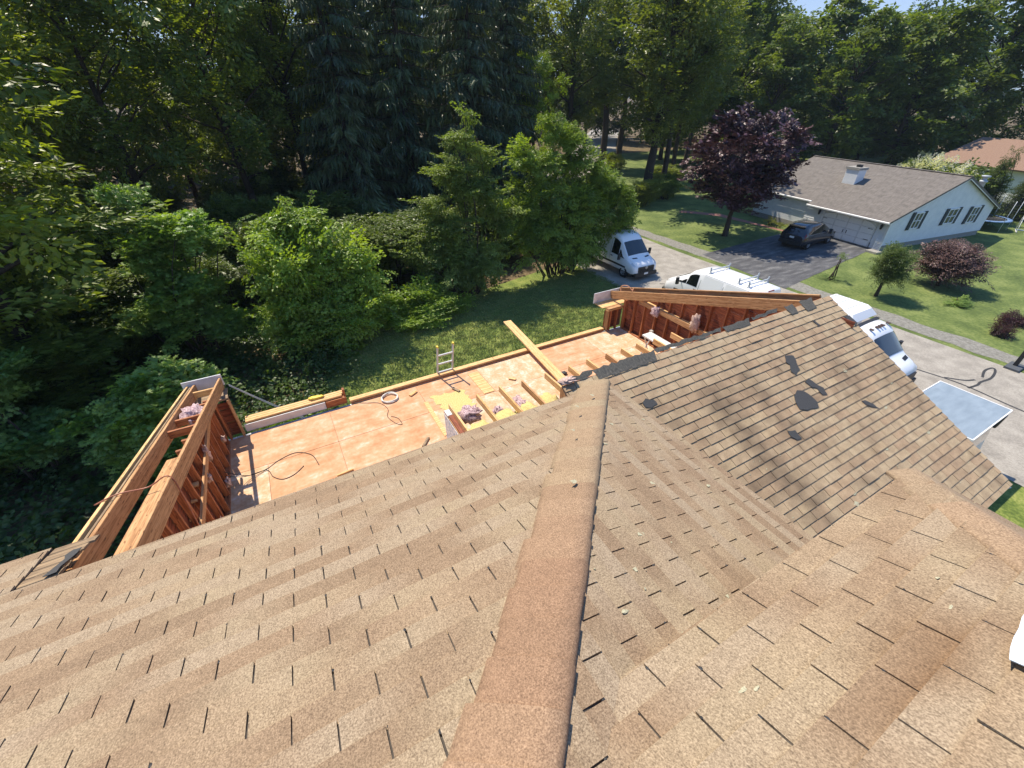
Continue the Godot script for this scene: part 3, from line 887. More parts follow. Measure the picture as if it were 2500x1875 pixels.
	board_obj(w, "rafter", Vector3(2.88, 6.58, -3.72), Vector3(2.88, 5.93, -2.45), 0.04, 0.16, M.stud)
	var tri_ := MB.new()
	tri_.slab(PackedVector3Array([Vector3(2.84, 5.55, -3.76), Vector3(2.84, 5.55, -2.9), Vector3(2.84, 6.25, -2.9), Vector3(2.84, 6.68, -3.70), Vector3(2.84, 6.68, -3.76)]), Vector3.LEFT, 0.02)
	obj(w, "gable_panel", tri_.done(), M.rafter)
	var oc := Vector3(5.12, yc(-1.893), -1.893)
	var upc := Vector3(0, 0.5095, -1).normalized()
	var c_pts := [Vector3(2.8, yc(-3.68), -3.68), Vector3(9.02, yc(-3.68), -3.68), Vector3(9.02, yc(-0.12), -0.12), Vector3(2.8, yc(-0.12), -0.12)]
	var sc := deck(w, "roof_slope", c_pts)
	var tabs := []
	gather_tabs(tabs, sc, oc, Vector3.RIGHT, upc, 0.305, 0.127, 0.5, uv_region(c_pts, oc, Vector3.RIGHT, upc), tint_brown, M.shingle_old, 0.010)
	lay_tabs(tabs, 300)
	board_obj(w, "rake_board", Vector3(8.99, yc(-3.68) - 0.13, -3.68), Vector3(8.99, yc(-0.14) - 0.13, -0.14), 0.025, 0.18, M.white_paint)
	board_obj(w, "fascia", Vector3(2.85, yc(-0.12) - 0.12, -0.13), Vector3(8.97, yc(-0.12) - 0.12, -0.13), 0.025, 0.14, M.white_paint)
	# black underlayment bared along the ridge
	var nc := Vector3(0, 1, 0.5095).normalized()
	for s in [[2.95, 3.35, 0.06], [3.34, 4.5, 0.15], [4.5, 5.4, 0.055], [5.3, 6.0, 0.06], [6.02, 6.7, 0.10], [6.75, 7.5, 0.05], [7.66, 7.9, 0.17], [8.1, 8.5, 0.2]]:
		var za := -3.735
		var zb: float = za + s[2]
		ragged_sheet(w, "underlayment", [Vector3(s[0], yc(za) + 0.03, za), Vector3(s[1], yc(za) + 0.03 + rnd(0, 0.01), za), Vector3(s[1] - rnd(0, 0.1), yc(zb) + 0.024, zb), Vector3(s[0] + rnd(0, 0.05), yc(zb) + 0.024, zb)], nc, M.felt, 0.022)
	var spots := []
	for i in 90:
		spots.append([rnd(3.6, 8.9), rnd(-3.4, -0.4), rnd(0.006, 0.014)])
	for s in [[7.75, -2.45, 0.05], [7.9, -1.75, 0.045], [5.9, -1.0, 0.05], [8.3, -1.2, 0.05], [8.1, -2.7, 0.03], [6.0, -1.1, 0.04], [8.5, -2.0, 0.03], [7.2, -1.3, 0.035]]:
		spots.append(s)
	lichen_spots(sc, spots, func(x, z): return yc(z), nc)

func build_site_clutter() -> void:
	var nc := Vector3(0, 1, 0.5095).normalized()
	# torn shingle scraps on the brown slope
	var scraps := [
		["torn black shingle strip lying upslope of the other scraps on brown roof", [[6.78, -3.03], [6.98, -2.98], [6.93, -2.86], [6.90, -2.82], [6.86, -2.72], [6.66, -2.66], [6.62, -2.75], [6.72, -2.86], [6.68, -2.92]]],
		["notched black shingle strip beside the folded felt piece", [[6.72, -2.58], [6.86, -2.60], [6.94, -2.44], [7.02, -2.36], [6.98, -2.24], [6.86, -2.27], [6.86, -2.40], [6.78, -2.44]]],
		["house shaped black felt piece folded across its middle", [[6.22, -2.36], [6.30, -2.46], [6.46, -2.52], [6.60, -2.45], [6.66, -2.34], [6.68, -2.22], [6.62, -2.14], [6.32, -2.18], [6.18, -2.24]]],
		["small square black scrap alone low on brown roof", [[5.70, -2.10], [5.86, -2.06], [5.87, -1.92], [5.74, -1.93], [5.68, -2.0]]],
		["slim curled black scrap near the rake edge", [[7.50, -2.0], [7.60, -1.98], [7.72, -1.86], [7.76, -1.76], [7.62, -1.84], [7.52, -1.92]]],
		["crumpled black scrap at the valley below the hip", [[3.76, -3.14], [3.86, -3.18], [3.98, -3.12], [4.0, -3.04], [3.86, -3.02], [3.76, -3.06]]],
		["thin black sliver high on brown roof near its far end", [[8.02, -3.38], [8.08, -3.36], [8.12, -3.24], [8.04, -3.24]]],
		["black scrap hanging over the rake edge above the truck", [[8.84, -3.26], [9.02, -3.24], [9.05, -3.04], [8.92, -3.0]]],
	]
	for s in scraps:
		var ring := []
		for p in s[1]:
			ring.append(Vector3(p[0], yc(p[1]), p[1]) + nc * 0.024)
		var mid := Vector3.ZERO
		for p in ring: mid += p / ring.size()
		for i in ring.size(): ring[i] = mid.lerp(ring[i], 0.86)
		var o := ragged_sheet(self, "shingle_scrap", ring, nc, M.scrap, 0.012, 0.006)
		tag(o, s[0], "roof scrap", "torn shingle scraps on the brown slope")
	# extension ladder against the back edge
	var lad := thing("ladder", "aluminium ladder top standing above the back edge of the opened floor", "ladder")
	var lx := 2.66
	for s in [0.0, 0.41]:
		board_obj(lad, "rail", Vector3(lx + s + 0.0, 0.0, -9.78), Vector3(lx + s + 0.06, 4.86, -8.83 + 0.16), 0.028, 0.075, M.alloy, Vector3.BACK)
		box_obj(lad, "rail_cap", Vector3(lx + s + 0.04, 4.85, -8.71), Vector3(lx + s + 0.08, 4.89, -8.63), M.yellow)
	for i in 16:
		var y := 0.3 + i * 0.285
		var f := y / 4.86
		var c := Vector3(lx + 0.06 * f, y, lerpf(-9.78, -8.67, f))
		board_obj(lad, "rung", c + Vector3(0.012, 0, 0), c + Vector3(0.398, 0, 0), 0.04, 0.036, M.alloy)
	# plank sticking out over the curb
	var pl := board_obj(self, "plank", Vector3(5.27, 4.06, -6.55), Vector3(5.60, 4.10, -10.42), 0.25, 0.042, M.lumber)
	tag(pl, "long loose plank lying across the curb and sticking out over the lawn", "plank")
	# white cable coil and loose wires on the floor
	var coil := PackedVector3Array()
	for i in 97:
		var a := TAU * i / 24.0
		var r := 0.185 + 0.012 * sin(i * 0.7)
		coil.append(Vector3(1.34 + cos(a) * r, 3.915 + i * 0.0005, -8.50 + sin(a) * r))
	var cv := tube_obj(self, "cable_coil", coil, 0.011, M.white_wire)
	tag(cv, "round coil of white cable on the floor beside the curb", "cable")
	var w1 := tube_obj(self, "wire", curve_points([Vector3(0.55, 3.93, -8.72), Vector3(0.8, 3.915, -8.6), Vector3(1.08, 3.91, -8.44), Vector3(1.19, 3.908, -8.12), Vector3(1.11, 3.908, -7.85), Vector3(1.2, 3.908, -7.55), Vector3(1.32, 3.908, -7.43), Vector3(1.3, 3.91, -7.68), Vector3(1.18, 3.915, -7.82)]), 0.006, M.black_wire)
	tag(w1, "dark wire ending in a small loop near the white coil", "wire", "loose wires on the opened floor")
	var w2 := tube_obj(self, "wire", curve_points([Vector3(-0.49, 3.908, -7.02), Vector3(-0.56, 3.908, -7.35), Vector3(-0.72, 3.908, -7.54), Vector3(-0.91, 3.908, -7.62), Vector3(-1.19, 3.908, -7.54), Vector3(-1.41, 3.91, -7.4), Vector3(-1.72, 3.98, -7.3), Vector3(-2.0, 4.3, -7.22)]), 0.007, M.black_wire)
	tag(w2, "black wire arching over the floor from the far gable, longer strand", "wire", "loose wires on the opened floor")
	var w3 := tube_obj(self, "wire", curve_points([Vector3(-0.76, 3.908, -7.14), Vector3(-0.94, 3.908, -6.99), Vector3(-1.15, 3.908, -6.96), Vector3(-1.31, 3.908, -7.12), Vector3(-1.41, 3.915, -7.36), Vector3(-1.75, 4.02, -7.25), Vector3(-2.0, 4.25, -7.15)]), 0.007, M.black_wire)
	tag(w3, "black wire curling back under the longer strand, shorter strand", "wire", "loose wires on the opened floor")
	var cu := tube_obj(self, "wire", curve_points([Vector3(-2.50, yl(-4.75), -4.75), Vector3(-2.3, yl(-4.8) + 0.03, -4.8), Vector3(-2.05, yl(-4.82) - 0.02, -4.83), Vector3(-1.84, yl(-4.85) + 0.035, -4.86), Vector3(-1.79, yl(-4.7) - 0.3, -4.75), Vector3(-1.8, 5.3, -4.6)]), 0.009, M.copper)
	tag(cu, "copper coloured cable draped across the far gable rafters", "wire")
	var lp := tube_obj(self, "cable_loop", curve_points([Vector3(8.68, yr(-8.9) - 0.05, -8.86), Vector3(8.74, yr(-8.9) + 0.12, -8.95), Vector3(8.80, yr(-8.8) + 0.16, -8.75), Vector3(8.84, yr(-8.7) + 0.04, -8.6), Vector3(8.8, yr(-8.6) + 0.1, -8.5), Vector3(8.72, yr(-8.5) + 0.05, -8.45), Vector3(8.70, yr(-8.5) - 0.1, -8.4)]), 0.012, plain(c8(214, 150, 110), 0.5))
	tag(lp, "pale cable loop rising between the street gable rafters", "cable")
	for k in 2:
		var gw := tube_obj(self, "service_cable", curve_points([Vector3(-1.74, 4.84 - k * 0.03, -9.36), Vector3(-1.3, 4.21 - k * 0.04, -9.48), Vector3(-0.86, 3.60 - k * 0.05, -9.6), Vector3(0.4, 1.9 - k * 0.06, -9.9)]), 0.008, M.pole)
		tag(gw, "taut grey service cable running down from the far gable eave", "cable", "service cables at the far gable")
	# insulation
	var bat := [
		["thick yellow insulation batt between the second and third cut joists", Vector3(2.93, 4.78, -5.35), Vector3(0.5, 0.3, 0.75), "wool_yellow"],
		["yellow insulation batt stuffed between the third and fourth cut joists", Vector3(3.42, 4.80, -5.35), Vector3(0.44, 0.3, 0.7), "wool_yellow"],
		["low yellow insulation batt beside the painted partition", Vector3(2.36, 4.76, -5.35), Vector3(0.5, 0.28, 0.62), "wool_yellow"],
		["small yellow insulation tuft near the fourth cut joist", Vector3(4.0, 4.74, -5.6), Vector3(0.36, 0.26, 0.5), "wool_yellow"],
		["pink and grey insulation heap beside the painted partition", Vector3(2.38, 4.80, -5.98), Vector3(0.42, 0.22, 0.34), "wool_pink"],
		["pink insulation scrap hanging behind the third cut joist", Vector3(3.0, 4.55, -5.98), Vector3(0.22, 0.3, 0.24), "wool_pink"],
		["grey insulation scrap behind the fourth cut joist", Vector3(3.52, 4.62, -6.0), Vector3(0.16, 0.22, 0.4), "wool_pink"],
		["pink insulation wad lodged between far gable rafters", Vector3(-2.05, yl(-7.5) - 0.12, -7.5), Vector3(0.3, 0.22, 0.5), "wool_pink"],
		["pink insulation wad stuck high under the street gable rafter", Vector3(8.60, 5.0, -7.35), Vector3(0.12, 0.26, 0.22), "wool_pink"],
		["torn pale insulation paper hanging from the street gable studs", Vector3(8.60, 5.22, -6.05), Vector3(0.08, 0.42, 0.2), "kraft"],
		["crumpled pale vapour paper under the street gable rafter near the ridge", Vector3(8.45, 5.6, -4.55), Vector3(0.3, 0.3, 0.5), "kraft"],
	]
	for i in bat.size():
		var b: Array = bat[i]
		var o := lump(self, "insulation", b[1], b[2], M[b[3]], 70 + i, 0.55 if b[3] != "wool_yellow" else 0.3, rnd(-0.3, 0.3))
		tag(o, b[0], "insulation", "insulation left in the opened wing")
	for z in [-8.1, -7.1, -6.4, -5.9, -6.9]:
		var o := lump(self, "insulation", Vector3(-1.99, rnd(4.1, 5.1), z), Vector3(0.07, rnd(0.12, 0.3), rnd(0.06, 0.14)), M.kraft, int(-z * 100), 0.7)
		tag(o, "small torn paper tuft stapled to the far gable studs", "insulation", "torn paper tufts on the far gable")
	var fm := ragged_sheet(self, "foam_crumbs", [Vector3(2.2, 3.907, -8.1), Vector3(3.02, 3.907, -8.0), Vector3(3.06, 3.907, -7.1), Vector3(2.5, 3.907, -6.9)], Vector3.UP, M.wool_yellow, 0.06, 0.003)
	tag(fm, "patch of yellow insulation crumbs spread on the floor", "insulation", "insulation left in the opened wing")
	var yf := lump(self, "foam_scrap", Vector3(-0.20, 4.19, -8.98), Vector3(0.30, 0.05, 0.12), M.yellow, 99, 0.3, -0.1)
	tag(yf, "yellow foam scrap lying on the boxed beam", "foam scrap")
	var bl := lump(self, "debris", Vector3(5.62, 3.94, -7.35), Vector3(0.16, 0.05, 0.12), M.scrap, 98, 0.5)
	tag(bl, "black debris lump beside the loose plank", "debris")
	var wp := lump(self, "paper_wad", Vector3(2.92, 6.80, -3.70), Vector3(0.2, 0.06, 0.12), M.kraft, 97, 0.6)
	tag(wp, "white paper wad at the torn end of the ridge", "paper")
	# offcuts and chips left by the saw
	for i in 6:
		var c := Vector3(rnd(-0.9, 8.0), 3.925, rnd(-8.4, -6.5))
		if c.x > 1.7 and c.x < 4.6: c.z = rnd(-8.5, -7.3)
		var a := rnd(0, TAU)
		var l := rnd(0.05, 0.2)
		var o := board_obj(self, "offcut", c - Vector3(cos(a), 0, sin(a)) * l, c + Vector3(cos(a), 0, sin(a)) * l, rnd(0.03, 0.08), 0.03, M.lumber if i % 3 else M.weathered)
		tag(o, "small sawn wood offcut lying on the opened floor", "offcut", "wood offcuts on the opened floor")
	# white work table by the street gable
	var tb := thing("work_table", "white topped folding work table beside the street gable studs", "table", Vector3(8.25, 3.9, -6.75))
	box_obj(tb, "table_top", Vector3(-0.16, 0.56, -0.46), Vector3(0.16, 0.60, 0.5), M.white_paint)
	for s in [-1, 1]:
		board_obj(tb, "leg", Vector3(-0.13 * s, 0, -0.40), Vector3(0.13 * s, 0.555, -0.36 + 0.02 * s), 0.03, 0.03, M.alloy, Vector3.BACK)
		board_obj(tb, "leg", Vector3(-0.13 * s, 0, 0.40), Vector3(0.13 * s, 0.555, 0.36 + 0.02 * s), 0.03, 0.03, M.alloy, Vector3.BACK)
	var mt := lump(self, "tool", Vector3(7.65, 3.95, -6.9), Vector3(0.34, 0.07, 0.05), M.black_plastic, 96, 0.3, 0.5)
	tag(mt, "dark hand tool lying on the floor in front of the white table", "tool")

# ---------------------------------------------------------------- foliage
var sprays := {}

func leaf_into(mb: MB, at: Vector3, d: Vector3, nrm: Vector3, l: float, w: float, k := 1.0) -> void:
	var s := d.cross(nrm).normalized()
	var nn := s.cross(d).normalized()
	mb.col = Color(k, k, k)
	var tip := at + d * l - nn * l * 0.12
	var lf := at + d * l * 0.45 + s * w * 0.5 + nn * w * 0.10
	var rt := at + d * l * 0.45 - s * w * 0.5 + nn * w * 0.10
	mb.tri(at, rt, tip)
	mb.tri(at, tip, lf)

func lobed_leaf_into(mb: MB, at: Vector3, d: Vector3, nrm: Vector3, l: float, w: float, k := 1.0) -> void:
	# a five pointed maple leaf
	var s := d.cross(nrm).normalized()
	var nn := s.cross(d).normalized()
	mb.col = Color(k, k, k)
	var o := at + d * l * 0.35
	var rim: Array = [at, at + d * l * 0.18 + s * w * 0.42 - nn * w * 0.05, at + d * l * 0.38 + s * w * 0.20, at + d * l * 0.62 + s * w * 0.48 - nn * w * 0.08, at + d * l * 0.66 + s * w * 0.14, at + d * l - nn * l * 0.1, at + d * l * 0.66 - s * w * 0.14, at + d * l * 0.62 - s * w * 0.48 - nn * w * 0.08, at + d * l * 0.38 - s * w * 0.20, at + d * l * 0.18 - s * w * 0.42 - nn * w * 0.05]
	for i in rim.size():
		mb.tri(o, rim[(i + 1) % rim.size()], rim[i])

func twig_into(mb: MB, kind: String, xf: Transform3D, tone: float, r: RandomNumberGenerator) -> void:
	# a leafy twig a metre long before xf, along x with the blades facing up
	var n: int = {"broad": 24, "maple": 13, "small": 34, "vine": 22, "coarse": 15}[kind]
	for i in n:
		var f := (i + 0.5) / n
		var sd := 1.0 if i % 2 == 0 else -1.0
		var at := Vector3(lerpf(0.02, 0.95, f), -0.18 * f * f + r.randf_range(-0.09, 0.09), sd * r.randf_range(0.0, 0.30) * sin(PI * (0.15 + 0.8 * f)))
		var d := (xf.basis * Vector3(r.randf_range(0.2, 1.0), r.randf_range(-0.6, 0.1), sd * r.randf_range(0.1, 1.0))).normalized()
		var nr := (xf.basis * Vector3(r.randf_range(-0.9, 0.9), 1.0, r.randf_range(-0.9, 0.9))).normalized()
		var k := r.randf_range(0.75, 1.25) * tone
		var p := xf * at
		var s := xf.basis.get_scale().x
		match kind:
			"broad": leaf_into(mb, p, d, nr, s * r.randf_range(0.16, 0.24), s * r.randf_range(0.095, 0.14), k)
			"maple": lobed_leaf_into(mb, p, d, nr, s * r.randf_range(0.19, 0.28), s * r.randf_range(0.19, 0.27), k)
			"small": leaf_into(mb, p, d, nr, s * r.randf_range(0.10, 0.16), s * r.randf_range(0.06, 0.09), k)
			"vine": leaf_into(mb, p, d, nr, s * r.randf_range(0.14, 0.2), s * r.randf_range(0.12, 0.16), k)
			"coarse": leaf_into(mb, p, d, nr, s * r.randf_range(0.24, 0.34), s * r.randf_range(0.15, 0.21), k)

const RATIOS := [1.1, 0.75, 0.5, 0.34, 0.24]
const BOUGHS := [4, 6, 10, 18, 30]

func make_sprays() -> void:
	# leaf clumps of radius one, in five sizes of twig to clump, two of each
	var keep := rng.seed
	var r := RandomNumberGenerator.new()
	r.seed = 5
	for kind in ["broad", "maple", "small", "vine", "coarse"]:
		for q in RATIOS.size():
			if kind == "maple" and q > 3: continue
			for variant in 2:
				var mb := MB.new()
				var size: float = RATIOS[q]
				for i in BOUGHS[q]:
					var d := Vector3(r.randfn(), r.randfn() * 0.85 + 0.22, r.randfn()).normalized()
					var bough := d * r.randf_range(0.62, 1.15)
					var tone := r.randf_range(0.82, 1.2)
					for k in 5:
						var p := bough * r.randf_range(0.5, 1.0) + Vector3(r.randf_range(-1, 1), r.randf_range(-0.6, 0.6), r.randf_range(-1, 1)) * size * 0.42
						twig_into(mb, kind, spray_frame(p - d * size * 0.4, d, size * r.randf_range(0.7, 1.25)), tone, r)
				sprays["%s_%d_%d" % [kind, q, variant]] = mb.done()
		var one := MB.new()
		twig_into(one, kind, Transform3D.IDENTITY, 1.0, r)
		sprays[kind] = one.done()
	for variant in 3:   # spruce boughs of length one with hanging strands
		var mb := MB.new()
		for i in 46:
			var f := pow((i + 0.5) / 46, 0.8)
			var sd := 1.0 if i % 2 == 0 else -1.0
			var at := Vector3(f, 0.10 * f - 0.42 * f * f + 0.2 * f * f * f, sd * r.randf_range(0.0, 0.22) * (1.1 - f * 0.7))
			var d := Vector3(r.randf_range(0.0, 0.5), -1.0, sd * r.randf_range(0.0, 0.5)).normalized()
			var a := r.randf() * TAU
			leaf_into(mb, at, d, Vector3(cos(a), 0.1, sin(a)), r.randf_range(0.14, 0.34), r.randf_range(0.035, 0.06), r.randf_range(0.6, 1.5))
			for q in 2:
				leaf_into(mb, at + d * r.randf_range(0.0, 0.12), Vector3(r.randf_range(0.2, 1.0), r.randf_range(-0.9, -0.1), sd * r.randf_range(0.2, 1.0)).normalized(), Vector3(r.randf_range(-0.6, 0.6), 1, r.randf_range(-0.6, 0.6)), r.randf_range(0.08, 0.18), r.randf_range(0.02, 0.035), r.randf_range(0.7, 1.6))
		sprays["spruce%d" % variant] = mb.done()
	var gm := MB.new()
	for i in 7:
		var a := TAU * i / 7.0 + r.randf_range(-0.4, 0.4)
		var d := Vector3(cos(a) * 0.5, 0.9, sin(a) * 0.5).normalized()
		leaf_into(gm, Vector3(cos(a) * 0.02, 0, sin(a) * 0.02), d, Vector3(-sin(a), 0, cos(a)), r.randf_range(0.05, 0.09), 0.016, r.randf_range(0.8, 1.2))
	sprays["grass"] = gm.done()
	rng.seed = keep

func scatter(parent: Node, called: String, mesh: Mesh, mat: Material, xfs: Array[Transform3D], cols: PackedColorArray) -> MultiMeshInstance3D:
	var mm := MultiMesh.new()
	mm.transform_format = MultiMesh.TRANSFORM_3D
	mm.use_colors = true
	mm.mesh = mesh
	mm.instance_count = xfs.size()
	for i in xfs.size():
		mm.set_instance_transform(i, xfs[i])
		mm.set_instance_color(i, cols[i])
	var o := MultiMeshInstance3D.new()
	o.multimesh = mm
	o.material_override = mat
	o.name = numbered(called) if parent == self else part_name(parent, called)
	parent.add_child(o)
	return o

func spray_frame(at: Vector3, out: Vector3, size: float) -> Transform3D:
	var x := (out + Vector3(rnd(-0.45, 0.45), rnd(-0.35, 0.25), rnd(-0.45, 0.45))).normalized()
	x.y = clampf(x.y, -0.6, 0.75)
	x = x.normalized()
	var up := (Vector3.UP + Vector3(rnd(-0.35, 0.35), 0, rnd(-0.35, 0.35))).normalized()
	var z := x.cross(up).normalized()
	var y := z.cross(x)
	return Transform3D(Basis(x, y, z) * Basis.from_scale(Vector3.ONE * size), at)

func crown_fill(parent: Node, kind: String, lobes: Array, size: float, c0: Color, c1: Color, mat: Material, called := "crown") -> void:
	# one leaf clump per lobe [centre, radii], its twigs near the wanted size; a crown uses up to three clump shapes
	var sets := {}
	for l in lobes:
		var want: float = size / maxf(l[1].x, 0.05)
		var best := 0
		for q in RATIOS.size():
			if not sprays.has("%s_%d_0" % [kind, q]): continue
			if absf(log(RATIOS[q] / want)) < absf(log(RATIOS[best] / want)): best = q
		if not sets.has(best): sets[best] = [[], PackedColorArray()]
		var b := Basis(Vector3.UP, rng.randf() * TAU) * Basis(Vector3.RIGHT, rnd(-0.3, 0.3))
		sets[best][0].append(Transform3D(Basis.from_scale(l[1]) * b, l[0]))
		var c := c0.lerp(c1, rng.randf()) * (rnd(0.85, 1.15) * 1.5)   # half is sent back, half let through
		if c.g > c.r: c = Color(c.r * 1.22, c.g * 1.06, c.b * 0.78)
		sets[best][1].append(Color(c.r, c.g, c.b, 1))
	for q in sets:
		var xs: Array[Transform3D] = []
		xs.assign(sets[q][0])
		scatter(parent, called, sprays["%s_%d_%d" % [kind, q, rng.randi() % 2]], mat, xs, sets[q][1]).set_meta("kind", "stuff")

func limb(mb: MB, a: Vector3, b: Vector3, r0: float, r1: float, bend := 0.12) -> void:
	var l := a.distance_to(b)
	var pts := PackedVector3Array()
	var rad := PackedFloat32Array()
	var off := Vector3(rnd(-1, 1), rnd(-0.2, 0.6), rnd(-1, 1)) * bend * l
	for i in 6:
		var t := i / 5.0
		pts.append(a.lerp(b, t) + off * sin(PI * t))
		rad.append(lerpf(r0, r1, t))
	mb.tube(pts, rad, 7)

func tree(called: String, label: String, category: String, group: String, at: Vector3, h: float, r: float, low: float, n: int, kind: String, size: float, c0: Color, c1: Color, lobes_n := 14, trunk := 0.22, flat := 0.75, lean := Vector3.ZERO) -> Node3D:
	var t := thing(called, label, category, at, 0.0, group)
	var mb := MB.new(0)
	var top := Vector3(0, h * 0.9, 0) + lean
	var fork := Vector3(0, maxf(low * 0.9, h * 0.12), 0) + lean * 0.4
	limb(mb, Vector3(0, -0.2, 0), fork, trunk * 1.25, trunk * 0.85, 0.02)
	limb(mb, fork, top, trunk * 0.85, trunk * 0.12, 0.04)
	var lobes := []
	var cy := (low + h) / 2
	var ry := (h - low) / 2
	var many := int(lobes_n * 2.6)
	for i in many:
		var f := (i + 0.5) / many
		var y := -0.95 + 1.9 * f
		var a := i * 2.39996 + rnd(-0.5, 0.5)
		var rr := sqrt(maxf(0.0, 1.0 - y * y)) * rnd(0.35, 0.92)
		var c := Vector3(cos(a) * rr * r, cy + y * ry * rnd(0.82, 1.0), sin(a) * rr * r) + lean * (0.5 + 0.5 * y)
		var lr := r * rnd(0.20, 0.36) * (1.0 if absf(y) < 0.8 else 0.8) * (1.6 if r < 2.5 else 1.0)
		lobes.append([c, Vector3(lr, minf(lr * flat, ry * 0.5), lr)])
		if i % 2 == 0:
			var root := fork.lerp(top, clampf((c.y - fork.y) / maxf(top.y - fork.y, 0.1) * 0.7, 0.0, 0.95))
			limb(mb, root, c, trunk * 0.42 * (1.0 - f * 0.5), trunk * 0.07, 0.10)
			limb(mb, root.lerp(c, 0.55), c + Vector3(rnd(-1, 1), rnd(-0.3, 0.6), rnd(-1, 1)) * lr, trunk * 0.16, trunk * 0.04, 0.1)
	obj(t, "trunk", mb.done(), M.bark)
	crown_fill(t, kind, lobes, size, c0, c1, M.leaf if c0.g > c0.r else M.leaf_purple)
	return t

func spruce(label: String, at: Vector3, h: float, r: float, low: float, n: int, group: String, c0 := Color(0.035, 0.058, 0.022), c1 := Color(0.075, 0.10, 0.036)) -> Node3D:
	var t := thing("spruce_tree", label, "tree", at, 0.0, group)
	var mb := MB.new(0)
	limb(mb, Vector3(0, -0.2, 0), Vector3(rnd(-0.3, 0.3), h, rnd(-0.3, 0.3)), 0.32, 0.03, 0.01)
	var xs := [[], [], []]
	var cols := [PackedColorArray(), PackedColorArray(), PackedColorArray()]
	var branches := int((h - low) * 7.0)
	for i in branches:
		var f := float(i) / branches
		var y := lerpf(low, h - 0.2, f) + rnd(-0.25, 0.25)
		var a := i * 2.39996 + rnd(-0.5, 0.5)
		var len_ := r * pow(1.0 - f, 0.75) * rnd(0.65, 1.1) + 0.4
		var dirh := Vector3(cos(a), 0, sin(a))
		var pts := PackedVector3Array()
		var rad := PackedFloat32Array()
		for k in 6:
			var q := k / 5.0
			pts.append(Vector3(0, y, 0) + dirh * len_ * q + Vector3(0, (0.10 * q - 0.42 * q * q + 0.2 * q * q * q) * len_, 0))
			rad.append(lerpf(0.05, 0.012, q))
		mb.tube(pts, rad, 5)
		var v := rng.randi() % 3
		xs[v].append(Transform3D(Basis(Vector3.UP, -a) * Basis.from_scale(Vector3(len_, len_, len_ * rnd(0.9, 1.5))), Vector3(0, y, 0)))
		var c := c0.lerp(c1, rng.randf()) * rnd(1.1, 1.9)
		cols[v].append(Color(c.r, c.g, c.b, 1))
	obj(t, "trunk", mb.done(), M.bark)
	for v in 3:
		var arr: Array[Transform3D] = []
		arr.assign(xs[v])
		scatter(t, "crown", sprays["spruce%d" % v], M.needle, arr, cols[v]).set_meta("kind", "stuff")
	return t

func shrub(called: String, label: String, category: String, group: String, at: Vector3, lobes: Array, n: int, kind: String, size: float, c0: Color, c1: Color) -> Node3D:
	var t := thing(called, label, category, at, 0.0, group)
	var mb := MB.new(0)
	for l in lobes:
		for k in 3:
			var c: Vector3 = l[0]
			limb(mb, Vector3(rnd(-0.3, 0.3), -0.1, rnd(-0.3, 0.3)) + Vector3(c.x * 0.25, 0, c.z * 0.25), c + Vector3(rnd(-1, 1), rnd(-0.4, 0.6), rnd(-1, 1)) * l[1] * 0.6, 0.05, 0.012, 0.1)
	obj(t, "stem", mb.done(), M.bark)
	var more := []
	for l in lobes:   # split each mass into smaller clumps of uneven size
		var k := 20 if l[1].x > 0.9 else (9 if l[1].x > 0.5 else 1)
		if k == 1 or lobes.size() == 1:
			more.append(l)
			continue
		for i in k:
			var d := Vector3(rng.randfn(), rng.randfn() * 0.8 + 0.15, rng.randfn()).normalized()
			more.append([l[0] + d * l[1] * rnd(0.35, 0.85), l[1] * rnd(0.34, 0.60)])
	crown_fill(t, kind, more, size, c0, c1, M.leaf, "foliage")
	return t

func tendrils(t: Node3D, starts: Array, c0: Color) -> void:
	var xs: Array[Transform3D] = []
	var cols := PackedColorArray()
	var mb := MB.new(0)
	for s in starts:
		var p: Vector3 = s[0]
		var d: Vector3 = s[1]
		var pts := PackedVector3Array([p])
		var rad := PackedFloat32Array([0.012])
		for i in 14:
			d = (d + Vector3(rnd(-0.25, 0.25), -0.10 + rnd(-0.15, 0.15), rnd(-0.25, 0.25))).normalized()
			p += d * 0.11
			pts.append(p)
			rad.append(0.010 - i * 0.0004)
			if i % 2 == 0:
				xs.append(spray_frame(p, d, 0.34))
				cols.append(Color(c0.r, c0.g, c0.b, 1))
		mb.tube(pts, rad, 4)
	obj(t, "tendril", mb.done(), M.bark)
	scatter(t, "tendril_leaves", sprays["vine"], M.leaf, xs, cols).set_meta("kind", "stuff")

func round_lobes(w: float) -> Array:
	var out := []
	for i in 9:
		var a := TAU * i / 8
		var q := 0.0 if i == 8 else w * 0.55
		out.append([Vector3(cos(a) * q, 0.30 if i < 8 else 0.42, sin(a) * q * 0.8), Vector3(w * 0.45, 0.28, w * 0.42)])
	return out

